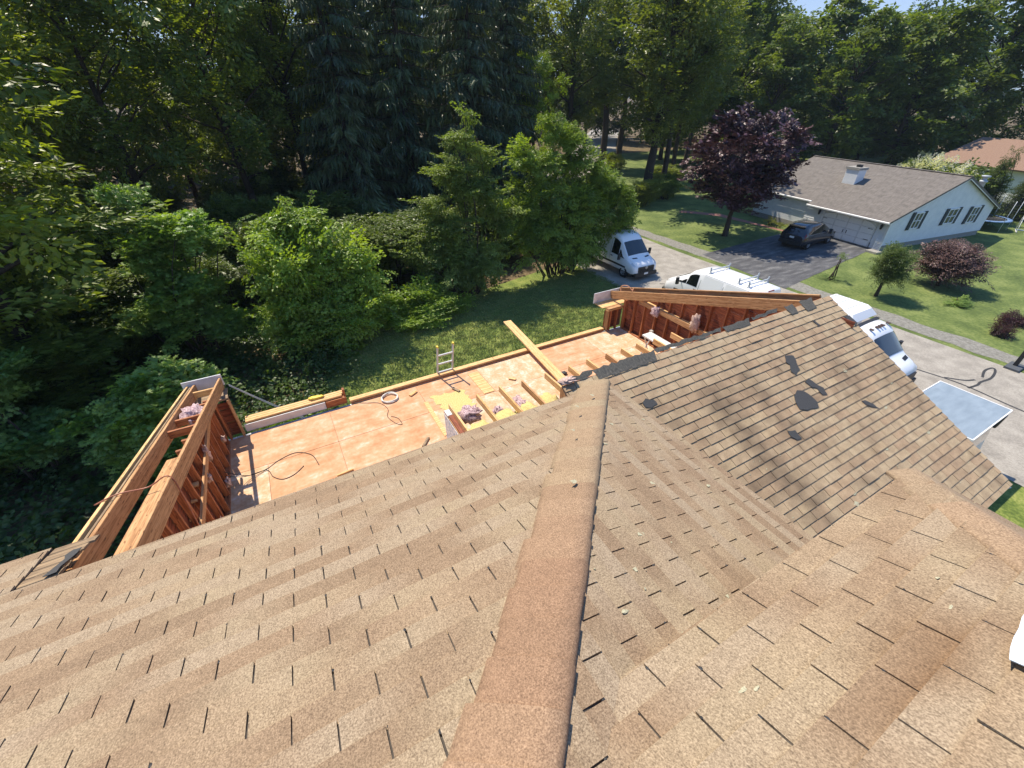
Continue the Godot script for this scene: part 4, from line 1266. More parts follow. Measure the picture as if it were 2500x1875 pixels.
func build_woods() -> void:
	var gw := "trees of the wood behind the yard"
	var dk0 := Color(0.075, 0.125, 0.032)
	var dk1 := Color(0.17, 0.24, 0.06)
	# deciduous trees on the left
	var list := [
		[-8.5, -19.0, 19.0, 4.4, 2.5, 5200, "leafy tree at the wood's edge beside the far gable"],
		[-12.5, -24.0, 21.0, 5.2, 3.0, 4200, "tall leafy tree two rows back behind the far gable"],
		[-6.5, -36.0, 20.0, 5.0, 3.0, 5200, "tall leafy tree behind the vine covered bush and its paler neighbour"],
		[-0.6, -37.0, 20.0, 5.0, 4.5, 5000, "tall open leafy tree with dark forked trunk over the far pale drive"],
		[-12.0, -42.0, 22.0, 5.2, 5.0, 4200, "broad leafy tree deep in the wood"],
		[3.6, -41.0, 21.0, 4.2, 4.5, 4200, "slim leafy tree between the spruces and the forked tree"],
		[-16.0, -33.0, 22.0, 5.5, 4.0, 3600, "leafy tree deep in the wood at its far end"],
		[2.0, -46.0, 21.0, 5.5, 5.0, 3000, "leafy tree behind the far pale drive"],
		[-5.0, -48.0, 22.0, 5.5, 3.0, 3000, "dense leafy tree closing the view behind the wood"],
		[9.0, -50.0, 22.0, 5.5, 4.0, 3000, "leafy tree hidden behind the spruces"],
		[-14.0, -46.0, 23.0, 6.0, 3.0, 3000, "dense leafy tree far back in the wood"],
	]
	for t in list:
		tree("leafy_tree", t[6], "tree", gw, Vector3(t[0], 0, t[1]), t[2], t[3], t[4], int(t[5] * 0.5), "broad", 1.35 if t[1] > -30 else 1.7, dk0, dk1, 18, 0.26)
	# spruces
	var sl := [
		[6.6, -36.0, 24.0, 3.8, 1.5, 5200, "dark drooping spruce left of its row behind the tall shrubs"],
		[11.2, -37.5, 25.0, 4.2, 1.0, 5200, "dark drooping spruce in the middle of the row"],
		[16.2, -36.0, 26.0, 4.2, 1.5, 5600, "tall dark spruce with long hanging branches"],
		[20.6, -38.0, 24.0, 3.8, 2.0, 4600, "dark spruce at the street end of the row"],
		[8.6, -43.0, 26.0, 4.6, 1.0, 3400, "dark spruce in the second row"],
		[18.0, -44.0, 27.0, 4.6, 1.0, 3400, "tallest dark spruce in the second row"],
		[24.0, -44.0, 22.0, 3.6, 3.0, 3200, "thin dark spruce next to the yellow green tree"],
	]
	for s in sl:
		spruce(s[6], Vector3(s[0], 0, s[1]), s[2], s[3], s[4], s[5], "row of dark spruces behind the yard")
	# yellow green tree lit from behind
	tree("bright_tree", "bright yellow green tree standing between spruces and street trees", "tree", "", Vector3(25.2, 0, -41.0), 12.8, 2.9, 5.5, 2200, "broad", 1.2, Color(0.12, 0.21, 0.03), Color(0.20, 0.30, 0.045), 12, 0.16)
	# street trees with bare trunks
	var gs := "tall trees beyond the street with bare trunks"
	var st := [
		[37.8, -37.1, 21.0, 5.6, 5.5, 5200, 0.46, "thickest trunked tall tree beside the purple maple"],
		[41.2, -38.4, 20.0, 4.6, 6.5, 3800, 0.30, "leaning tall tree just behind the thickest trunk"],
		[48.8, -44.1, 20.0, 5.0, 5.5, 3600, 0.28, "slim tall tree behind the purple maple"],
		[48.6, -58.6, 23.0, 5.0, 8.5, 3200, 0.48, "straight dark trunked tree of the pair by the far road, stouter one"],
		[51.2, -57.4, 22.0, 4.6, 8.5, 3000, 0.40, "straight dark trunked tree of the pair by the far road, slimmer one"],
		[33.0, -46.0, 22.0, 5.4, 5.5, 3600, 0.34, "tall grey green tree behind the yellow green tree"],
		[30.0, -56.0, 22.0, 5.6, 6.0, 3000, 0.34, "tall grey green tree on the near side of the far road"],
		[58.0, -50.0, 22.0, 5.6, 6.5, 3000, 0.34, "tall tree left of the white neighbour house"],
	]
	for s in st:
		tree("street_tree", s[7], "tree", gs, Vector3(s[0], 0, s[1]), s[2], s[3], s[4], int(s[5] * 0.8), "broad", 1.9, Color(0.07, 0.11, 0.035), Color(0.14, 0.19, 0.06), 18, s[6])
	# hedge of big trees behind the neighbour house
	var gr := "big trees behind the neighbour houses"
	var br := [
		[63.0, -60.0, 23.0, 6.5, 2.0], [72.0, -54.0, 23.5, 7.0, 1.0], [66.0, -44.0, 18.0, 5.0, 1.0], [79.0, -47.0, 22.0, 7.0, 1.0], [71.0, -37.0, 19.0, 5.5, 1.0],
		[86.0, -40.0, 19.0, 7.5, 1.0], [78.0, -32.0, 20.0, 6.0, 1.0], [90.0, -30.0, 23.0, 7.5, 1.0], [96.0, -20.0, 21.0, 7.5, 1.0], [94.0, -48.0, 20.0, 8.0, 1.0], [75.0, -68.0, 25.0, 7.0, 2.0], [60.0, -78.0, 25.0, 7.0, 4.0], [100.0, -8.0, 24.0, 7.0, 1.0],
		[46.0, -82.0, 24.0, 6.5, 3.0], [36.0, -76.0, 24.0, 6.5, 3.0], [24.0, -68.0, 24.0, 6.5, 3.0], [88.0, -62.0, 21.0, 7.5, 1.0], [70.0, -100.0, 25.0, 8.0, 2.0], [105.0, -75.0, 26.0, 9.0, 2.0], [16.0, -60.0, 23.0, 6.0, 3.0]]
	for i in br.size():
		var b: Array = br[i]
		tree("dense_tree", "big dense green tree in the belt behind the neighbour houses", "tree", gr, Vector3(b[0], 0, b[1]), b[2], b[3], b[4], 1700, "coarse", 2.7, Color(0.06, 0.105, 0.035), Color(0.115, 0.175, 0.055), 20, 0.35)
	# purple maple
	tree("purple_maple", "purple leaved maple on the neighbour lawn beside the driveway", "tree", "", Vector3(33.0, 0, -22.8), 8.6, 4.1, 1.7, 6000, "maple", 1.35, Color(0.032, 0.013, 0.016), Color(0.078, 0.034, 0.040), 24, 0.2)
	# small trees on the lawn by the gable
	tree("small_tree", "small round green tree on the lawn by the white gable", "tree", "", Vector3(30.2, 0, -10.0), 2.9, 0.95, 0.8, 1900, "small", 0.6, Color(0.06, 0.105, 0.04), Color(0.10, 0.16, 0.07), 26, 0.09)
	tree("weeping_plum", "spreading purple brown shrub tree in front of the white gable", "tree", "", Vector3(35.4, 0, -9.0), 2.5, 1.5, 0.5, 3200, "small", 0.75, Color(0.07, 0.035, 0.032), Color(0.14, 0.085, 0.07), 30, 0.1, 0.6)
	# shrubs around the yard
	var vine := shrub("vine_bush", "large bush smothered in bright green vines behind the far end of the lawn", "bush", "", Vector3(0.8, 0, -20.2), [
		[Vector3(-0.6, 3.6, 0.2), Vector3(1.9, 2.2, 1.9)], [Vector3(1.2, 3.0, 0.2), Vector3(1.9, 1.9, 1.8)], [Vector3(0.0, 5.0, 0.0), Vector3(1.5, 1.2, 1.4)], [Vector3(1.9, 1.9, 0.4), Vector3(1.2, 1.2, 1.2)], [Vector3(-0.9, 1.6, 1.0), Vector3(1.6, 1.4, 1.2)], [Vector3(0.9, 1.4, 1.4), Vector3(1.6, 1.3, 1.0)], [Vector3(-0.2, 6.1, -0.2), Vector3(0.5, 0.6, 0.5)], [Vector3(0.9, 5.4, -0.3), Vector3(0.6, 0.7, 0.6)], [Vector3(2.2, 3.4, -0.3), Vector3(0.7, 0.8, 0.7)]],
		9000, "vine", 0.85, Color(0.10, 0.19, 0.035), Color(0.20, 0.31, 0.07))
	tendrils(vine, [[Vector3(2.6, 1.6, 1.2), Vector3(1, 0.1, 0.4)], [Vector3(-1.9, 1.4, 1.6), Vector3(-0.6, -0.3, 0.7)], [Vector3(0.4, 0.9, 2.2), Vector3(0.6, -0.1, 0.8)], [Vector3(1.7, 4.0, 0.8), Vector3(0.7, 0.9, 0.2)], [Vector3(-0.9, 5.6, 0.4), Vector3(-0.2, 1.0, 0.1)], [Vector3(0.6, 5.6, 0.2), Vector3(0.3, 1.0, 0.0)]], Color(0.16, 0.27, 0.06))
	shrub("maple_sapling", "pale leaved maple sapling standing left of the vine bush", "bush", "", Vector3(-4.0, 0, -21.0), [
		[Vector3(-0.3, 6.4, 0.0), Vector3(0.9, 0.9, 0.9)], [Vector3(0.5, 5.4, 0.2), Vector3(1.3, 0.9, 1.2)], [Vector3(-0.4, 4.3, 0.3), Vector3(1.2, 0.9, 1.2)], [Vector3(1.4, 4.9, 0.0), Vector3(1.0, 0.8, 1.0)], [Vector3(0.1, 3.0, 0.5), Vector3(1.5, 1.0, 1.4)], [Vector3(-1.0, 2.0, 0.4), Vector3(1.2, 0.9, 1.2)], [Vector3(0.9, 1.6, 0.8), Vector3(1.3, 0.9, 1.0)]],
		3000, "maple", 1.0, Color(0.10, 0.20, 0.06), Color(0.19, 0.31, 0.10))
	shrub("maple_bush", "low maple bush in the dark below the far gable", "bush", "", Vector3(-4.4, 0, -13.6), [
		[Vector3(0.3, 2.7, 0.0), Vector3(1.2, 0.8, 1.1)], [Vector3(-0.8, 2.2, 0.2), Vector3(1.1, 0.8, 1.0)], [Vector3(0.5, 1.5, 0.6), Vector3(1.3, 0.8, 1.0)], [Vector3(-0.6, 1.0, 0.6), Vector3(1.3, 0.8, 1.0)]],
		1500, "maple", 0.95, Color(0.09, 0.18, 0.05), Color(0.17, 0.28, 0.085))
	shrub("maple_bush", "maple bush in the dark wood, a step behind the low maple bush", "bush", "", Vector3(-8.3, 0, -15.2), [
		[Vector3(0.3, 3.6, 0.0), Vector3(1.0, 0.8, 1.0)], [Vector3(-0.5, 2.6, 0.2), Vector3(1.2, 0.9, 1.0)], [Vector3(0.3, 1.4, 0.4), Vector3(1.2, 0.8, 1.0)]],
		1000, "maple", 0.95, Color(0.08, 0.17, 0.06), Color(0.16, 0.26, 0.10))
	shrub("tall_shrub", "tall narrow grey green shrub in front of the spruces", "bush", "tall shrubs at the end of the lawn", Vector3(9.4, 0, -22.2), [
		[Vector3(0.3, 9.0, 0), Vector3(0.5, 0.8, 0.5)], [Vector3(-0.2, 8.0, 0), Vector3(0.8, 0.7, 0.8)], [Vector3(0.9, 7.3, 0), Vector3(0.9, 0.7, 0.8)], [Vector3(-0.6, 6.6, 0), Vector3(1.1, 0.8, 1.0)], [Vector3(0.6, 5.6, 0.2), Vector3(1.3, 0.9, 1.2)], [Vector3(-1.9, 5.0, 0.1), Vector3(0.9, 0.7, 0.9)], [Vector3(1.9, 4.2, 0.1), Vector3(1.2, 1.0, 1.1)], [Vector3(-1.0, 3.6, 0.3), Vector3(1.7, 1.2, 1.5)], [Vector3(-1.6, 2.0, 0.5), Vector3(1.8, 1.3, 1.5)], [Vector3(0.6, 2.0, 0.8), Vector3(1.5, 1.3, 1.3)], [Vector3(-3.0, 3.0, 0.2), Vector3(1.0, 0.9, 0.9)]],
		6500, "broad", 0.72, Color(0.09, 0.15, 0.05), Color(0.17, 0.25, 0.085))
	shrub("tall_shrub", "broad green shrub mass hiding the rear of the parked van", "bush", "tall shrubs at the end of the lawn", Vector3(15.9, 0, -22.4), [
		[Vector3(-1.4, 8.3, 0), Vector3(0.9, 0.7, 0.9)], [Vector3(0.2, 7.7, 0), Vector3(1.1, 0.7, 1.0)], [Vector3(-2.0, 6.8, 0.2), Vector3(1.4, 0.9, 1.3)], [Vector3(0.9, 6.2, 0.2), Vector3(1.7, 1.0, 1.5)], [Vector3(2.9, 5.2, 0.0), Vector3(1.2, 0.8, 1.1)], [Vector3(3.8, 2.8, 0.6), Vector3(1.3, 1.2, 1.2)], [Vector3(4.0, 4.4, 0.2), Vector3(1.0, 0.8, 1.0)], [Vector3(-3.3, 4.0, 0.4), Vector3(1.2, 1.0, 1.1)], [Vector3(-1.6, 5.0, 0.4), Vector3(1.9, 1.4, 1.7)], [Vector3(0.6, 4.4, 0.8), Vector3(2.0, 1.4, 1.7)], [Vector3(2.2, 3.6, 0.2), Vector3(1.5, 1.4, 1.5)], [Vector3(-1.9, 2.8, 0.9), Vector3(1.8, 1.5, 1.5)], [Vector3(0.2, 2.2, 1.2), Vector3(1.9, 1.5, 1.4)], [Vector3(1.6, 1.8, 0.8), Vector3(1.2, 1.2, 1.2)]],
		9000, "broad", 0.75, Color(0.09, 0.16, 0.04), Color(0.18, 0.28, 0.065))
	shrub("ground_bush", "low bright green bramble patch at the end of the lawn", "bush", "", Vector3(5.4, 0, -20.2), [
		[Vector3(-1.2, 0.8, 0), Vector3(1.3, 0.8, 1.0)], [Vector3(0.5, 0.9, 0), Vector3(1.4, 0.9, 1.1)], [Vector3(1.6, 0.6, 0.3), Vector3(1.1, 0.6, 0.9)], [Vector3(0, 0.5, 0.9), Vector3(1.5, 0.5, 0.8)]],
		2600, "vine", 0.75, Color(0.10, 0.19, 0.03), Color(0.17, 0.28, 0.05))
	shrub("ground_bush", "sunlit leafy clump below the boxed beam at the wall foot", "bush", "", Vector3(-0.9, 0, -11.4), [
		[Vector3(-0.4, 1.2, 0), Vector3(1.0, 0.9, 0.8)], [Vector3(0.7, 0.9, 0.2), Vector3(0.9, 0.7, 0.7)]],
		900, "vine", 0.8, Color(0.09, 0.17, 0.03), Color(0.16, 0.26, 0.05))
	# understorey that closes the wood near the ground
	var und := [[-7.5, -22.5], [-11.0, -20.0], [-2.5, -25.0], [1.8, -25.5], [5.0, -25.0], [-6.0, -29.0], [-12.0, -29.5], [8.5, -26.5], [12.4, -26.6], [18.0, -28.0], [-10.2, -17.0], [22.0, -31.0], [-4.5, -31.5], [-0.5, -31.0], [3.2, -32.0], [-8.6, -33.0], [-12.8, -36.0], [-3.0, -43.0], [1.5, -44.0], [-8.0, -44.0], [5.2, -46.0]]
	for i in und.size():
		var u: Array = und[i]
		var lb := []
		for k in 6:
			lb.append([Vector3(rnd(-2, 2), rnd(0.8, 3.8), rnd(-1.5, 1.5)), Vector3(rnd(1.2, 2.0), rnd(0.8, 1.3), rnd(1.2, 1.8))])
		shrub("undergrowth", "dark undergrowth thicket between the trunks of the wood", "bush", "thickets under the wood", Vector3(u[0], 0, u[1]), lb, 1700, "broad", 1.2, Color(0.05, 0.09, 0.024), Color(0.11, 0.17, 0.045))
	# shrubs at the feet of the street trees
	for p in [[35.4, -35.0], [39.6, -35.6], [44.0, -40.5], [46.6, -52.0], [33.5, -41.0]]:
		var lb := []
		for k in 4:
			lb.append([Vector3(rnd(-1.4, 1.4), rnd(0.6, 2.2), rnd(-1.2, 1.2)), Vector3(rnd(0.9, 1.3), rnd(0.7, 1.0), rnd(0.9, 1.3))])
		shrub("street_shrub", "loose yellow green shrub at the feet of the tall street trees", "bush", "shrubs under the street trees", Vector3(p[0], 0, p[1]), lb, 0, "broad", 0.9, Color(0.09, 0.14, 0.035), Color(0.18, 0.24, 0.06))
	# plants along the neighbour house
	var pl := [[30.2, -4.4, 0.6, "round burgundy bush on the neighbour lawn, nearer the sidewalk"], [32.4, -4.6, 0.8, "round burgundy bush on the neighbour lawn, larger one"]]
	for p in pl:
		shrub("round_bush", p[3], "bush", "burgundy bushes on the neighbour lawn", Vector3(p[0], 0, p[1]), round_lobes(p[2]), 1100, "small", 0.5, Color(0.035, 0.012, 0.018), Color(0.07, 0.026, 0.034))
	shrub("sapling", "thin young sapling in a mulch ring on the neighbour lawn", "plant", "", Vector3(30.6, 0, -12.8), [[Vector3(0.2, 1.5, 0), Vector3(0.35, 0.3, 0.35)], [Vector3(0, 0.2, 0), Vector3(0.5, 0.18, 0.5)]], 160, "small", 0.45, Color(0.07, 0.13, 0.04), Color(0.12, 0.2, 0.06))
	shrub("leaf_pile", "heap of cut leaves lying on the neighbour lawn", "plant", "", Vector3(32.9, 0, -7.0), [[Vector3(0, 0.1, 0), Vector3(0.8, 0.12, 0.5)], [Vector3(0.5, 0.2, -0.3), Vector3(0.4, 0.2, 0.3)]], 160, "broad", 0.45, Color(0.09, 0.18, 0.06), Color(0.16, 0.26, 0.10))
	var gf := "foundation plants along the brick path"
	for p in [[39.4, -21.2, 0.6], [39.2, -22.3, 0.5], [39.5, -23.2, 0.6]]:
		shrub("flower_bush", "yellow green flowering plant beside the brick path", "plant", gf, Vector3(p[0], 0, p[1]), [[Vector3(0, 0.4, 0), Vector3(p[2], 0.45, p[2])]], 380, "small", 0.45, Color(0.12, 0.17, 0.03), Color(0.30, 0.30, 0.08))
	var fl := shrub("white_shrub", "white flowering shrub behind the neighbour house roof", "bush", "", Vector3(55.5, 0, -19.0), [[Vector3(0, 2.4, 0), Vector3(3.0, 2.0, 2.5)], [Vector3(2.4, 2.8, 2.0), Vector3(2.2, 1.9, 2.0)]], 2200, "coarse", 1.2, Color(0.05, 0.09, 0.035), Color(0.09, 0.14, 0.055))
	var fx: Array[Transform3D] = []
	var fcv := PackedColorArray()
	for i in 170:
		var d := Vector3(rng.randfn() - 0.5, absf(rng.randfn()) + 0.2, rng.randfn()).normalized()
		fx.append(spray_frame(Vector3(-0.3, 2.5, 0.2) + d * Vector3(2.7, 2.0, 2.4), d, rnd(0.7, 1.1)))
		fcv.append(Color(0.8, 0.8, 0.78))
	scatter(fl, "blossom", sprays["small"], M.leaf, fx, fcv).set_meta("kind", "stuff")
	for p in [[57.5, -14.8, 6.4], [62.0, -13.5, 6.2]]:
		var cl := []
		for k in 6:
			cl.append([Vector3(0, 0.7 + k * p[2] / 6.5, 0), Vector3(1.5 - k * 0.22, 0.9, 1.5 - k * 0.22)])
		shrub("arborvitae", "dark cone shaped evergreen behind the white gable", "tree", "cone evergreens behind the neighbour house", Vector3(p[0], 0, p[1]), cl, 1800, "small", 1.5, Color(0.035, 0.065, 0.025), Color(0.07, 0.11, 0.04))
	shrub("garden_bush", "leafy garden bushes by the fence behind the trampoline", "bush", "", Vector3(62.0, 0, -9.5), [[Vector3(0, 1.6, 0), Vector3(2.5, 1.6, 2.0)], [Vector3(3, 1.9, 2), Vector3(2.4, 1.7, 2)]], 1600, "coarse", 1.1, Color(0.08, 0.13, 0.045), Color(0.13, 0.2, 0.07))
	# leafy cover on the ground under the wood
	var ux: Array[Transform3D] = []
	var uc := PackedColorArray()
	for i in 2600:
		var gx := rnd(-16.0, 1.4)
		var gz := rnd(-27.0, -10.2)
		if gx > -0.2 and gz > -16.0: continue
		ux.append(spray_frame(Vector3(gx, rnd(0.05, 0.45), gz), Vector3(rnd(-1, 1), 0.3, rnd(-1, 1)), rnd(0.6, 1.2)))
		var c := Color(0.05, 0.10, 0.025).lerp(Color(0.13, 0.20, 0.05), rng.randf())
		uc.append(Color(c.r, c.g, c.b, 1))
	var uv_ := scatter(self, "ground_cover", sprays["vine"], M.leaf, ux, uc)
	tag(uv_, "leafy ground cover under the trees beside the far gable", "ground cover")
	uv_.set_meta("kind", "stuff")
	# grass
	var xs: Array[Transform3D] = []
	var cs := PackedColorArray()
	for i in 20000:
		var x := rnd(-1.0, 18.0)
		var z := rnd(-21.5, -9.0)
		if x < 1.0 and z < -16.0: continue
		xs.append(Transform3D(Basis(Vector3.UP, rng.randf() * TAU) * Basis.from_scale(Vector3(1.8, 0.7, 1.8) * rnd(0.8, 1.6)), Vector3(x, 0.012, z)))
		var c := Color(0.17, 0.24, 0.055).lerp(Color(0.32, 0.32, 0.11), pow(rng.randf(), 2.0)) * rnd(0.8, 1.2)
		cs.append(Color(c.r, c.g, c.b, 1))
	var gg := scatter(self, "grass", sprays["grass"], M.grass, xs, cs)
	tag(gg, "short mown grass blades of the yard behind the wing", "grass")
	gg.set_meta("kind", "stuff")
	# the far wood that closes the view
	var wx: Array[Transform3D] = []
	var wc := PackedColorArray()
	for i in 620:
		var ang := deg_to_rad(rnd(-34, 84))
		var d := rnd(66, 84) if ang < 0.55 else rnd(112, 132)
		var y := pow(rng.randf(), 0.8) * (d * (0.09 if ang < 0.55 else 0.07) + 9.0 + 3.0 * sin(ang * 23.0) + 2.0 * sin(ang * 57.0))
		var s := rnd(2.2, 4.2)
		wx.append(Transform3D(Basis(Vector3.UP, rng.randf() * TAU) * Basis.from_scale(Vector3(s, s * 0.7, s)), Vector3(sin(ang) * d, y, -cos(ang) * d)))
		var c := Color(0.05, 0.09, 0.03).lerp(Color(0.11, 0.17, 0.055), rng.randf())
		wc.append(Color(c.r, c.g, c.b, 1))
	var far := scatter(self, "far_wood", sprays["coarse_2_0"], M.leaf, wx, wc)
	tag(far, "far off belt of woodland that closes the view behind all other trees", "woodland")
	far.set_meta("kind", "stuff")

# ---------------------------------------------------------------- ground and street
func sheet(called: String, pts: Array, y: float, mat: Material) -> MeshInstance3D:
	var poly := PackedVector3Array()
	for p in pts:
		poly.append(Vector3(p[0], y, p[1]))
	var a := 0.0
	for i in poly.size():
		var p := poly[i]
		var q := poly[(i + 1) % poly.size()]
		a += p.x * q.z - q.x * p.z
	if a > 0: poly.reverse()
	var mb := MB.new()
	mb.slab(poly, Vector3.UP, 0.0)
	return struct(called, mb.done(), mat)

func ribbon(called: String, line: Array, w: float, y: float, mat: Material) -> MeshInstance3D:
	var mb := MB.new()
	var l := PackedVector3Array()
	var r := PackedVector3Array()
	var c := []
	for p in line: c.append(Vector3(p[0], y, p[1]))
	var pts := curve_points(c, 8)
	for i in pts.size():
		var d := (pts[mini(i + 1, pts.size() - 1)] - pts[maxi(i - 1, 0)]).normalized()
		var s := Vector3(-d.z, 0, d.x) * w / 2
		l.append(pts[i] - s)
		r.append(pts[i] + s)
	for i in pts.size() - 1:
		mb.quad(r[i], r[i + 1], l[i + 1], l[i])
	return struct(called, mb.done(), mat)

func wobble(a: Array, b: Array, n: int, amt: float) -> Array:
	var out := []
	for i in n:
		var t := float(i) / n
		out.append([lerpf(a[0], b[0], t) + rnd(-amt, amt), lerpf(a[1], b[1], t) + rnd(-amt, amt)])
	return out

func build_ground() -> void:
	sheet("ground", [[-600, -600], [600, -600], [600, 600], [-600, 600]], -0.02, M.wood_floor)
	sheet("lawn", [[0.2, -16.5], [1.2, -21.0], [8.0, -21.6], [18.4, -24.0], [18.4, 30.0], [-30.0, 30.0], [-30.0, -8.5], [-3.0, -10.0]], 0.0, M.lawn)
	sheet("lawn", [[26.0, -70.0], [120.0, -70.0], [120.0, 40.0], [26.0, 40.0]], 0.001, M.lawn_far)
	ribbon("road", [[22.3, 45], [22.3, 15], [22.3, -8], [22.3, -26], [25.5, -42], [36.0, -54.5], [52.0, -66.0], [73.0, -90.0], [104.0, -124.0]], 8.6, 0.012, M.asphalt)
	# crumbling walk of old asphalt with a strip of weeds to the road
	var walk := wobble([27.0, 20.0], [27.0, -34.0], 60, 0.10)
	walk.append_array(wobble([28.3, -34.0], [28.3, 20.0], 60, 0.12))
	sheet("sidewalk", walk, 0.010, M.walk)
	var dr := wobble([26.55, -13.3], [38.6, -14.7], 16, 0.05)
	dr.append_array([[40.4, -14.9], [41.2, -20.5]])
	dr.append_array(wobble([37.5, -20.9], [26.6, -20.3], 14, 0.05))
	sheet("driveway", dr, 0.016, M.drive)
	var gd := wobble([13.2, -4.5], [18.6, -4.8], 8, 0.1)
	gd.append_array(wobble([18.6, -0.8], [13.4, -0.9], 8, 0.1))
	sheet("driveway", gd, 0.010, M.asphalt)
	sheet("path", [[38.6, -21.0], [39.0, -20.7], [39.1, -28.0], [36.9, -31.0], [36.0, -30.6], [38.1, -27.6]], 0.016, M.brick_path)
	sheet("far_drive", [[-6.5, -57.0], [4.0, -51.5], [5.5, -56.0], [-4.5, -63.0]], 0.006, M.asphalt)
	# gravel strip along the front eave of the wing
	var mb := MB.new()
	for i in 900:
		var p := Vector3(rnd(8.9, 10.6), rnd(0.0, 0.02), rnd(-1.6, 2.5))
		var s := rnd(0.02, 0.05)
		mb.box(p - Vector3(s, s * 0.6, s * 0.8), p + Vector3(s, s * 0.6, s * 0.8), 0.012)
	var gv := obj(self, "gravel", mb.done(), M.concrete)
	tag(gv, "pale gravel along the foot of the wing's street wall", "gravel")
	gv.set_meta("kind", "stuff")
	# tar seams on the road
	for c in [
		[[23.1, -3.15], [23.7, -3.05], [24.1, -3.1], [24.7, -3.0], [25.2, -3.06], [25.8, -3.15], [25.95, -3.34], [25.4, -3.4], [24.66, -3.22]],
		[[20.4, -17.6], [21.6, -16.6], [22.2, -14.8], [22.4, -12.0], [22.6, -8.0], [22.9, -5.2], [23.2, -3.4], [23.0, -1.4], [22.9, 3.0]],
		[[23.2, -4.0], [23.7, -3.5], [24.1, -3.3]]]:
		var line := []
		for p in c: line.append([p[0] + rnd(-0.03, 0.03), p[1] + rnd(-0.03, 0.03)])
		ribbon("road_seam", line, 0.09, 0.017, M.tar)

# ---------------------------------------------------------------- neighbour house
func window_unit(t: Node3D, called: String, lo: Vector3, hi: Vector3, axis: int, out: float, cols: int, rows: int, mat_frame: Material) -> void:
	# axis 0: in a wall facing x, axis 2: facing z; out: which way it faces
	var fr := MB.new()
	var d := Vector3(out, 0, 0) if axis == 0 else Vector3(0, 0, out)
	var s := Vector3(0, 0, 1) if axis == 0 else Vector3(1, 0, 0)
	var w := absf((hi - lo).dot(s))
	var h := hi.y - lo.y
	var o := Vector3(minf(lo.x, hi.x), lo.y, minf(lo.z, hi.z))
	var bar := func(a: Vector3, b: Vector3, wd: float) -> void: fr.board(a + d * 0.03, b + d * 0.03, 0.06, wd, Vector3.UP if absf((b - a).normalized().y) < 0.5 else s, 0.006)
	bar.call(o - s * 0.05, o + s * (w + 0.05), 0.09)
	bar.call(o - s * 0.05 + Vector3(0, h, 0), o + s * (w + 0.05) + Vector3(0, h, 0), 0.09)
	for i in cols + 1:
		bar.call(o + s * w * i / cols + Vector3(0, 0.045, 0), o + s * w * i / cols + Vector3(0, h - 0.045, 0), 0.08 if i == 0 or i == cols else 0.045)
	for i in range(1, rows):
		bar.call(o + Vector3(0, h * i / rows, 0) + s * 0.04, o + Vector3(0, h * i / rows, 0) + s * (w - 0.04), 0.045)
	var win := obj(t, called, fr.done(), mat_frame)
	for i in cols:
		for k in rows:
			var a := o + s * (w * i / cols + 0.03) + Vector3(0, h * k / rows + 0.03, 0)
			var b := a + s * (w / cols - 0.06) + Vector3(0, h / rows - 0.06, 0)
			var mb := MB.new()
			var p := [a + d * 0.015, a + d * 0.015 + s * (w / cols - 0.06), b + d * 0.015, b - s * (w / cols - 0.06) + d * 0.015]
			mb.quad(p[0], p[1], p[2], p[3])
			obj(win, "pane", mb.done(), M.pane)

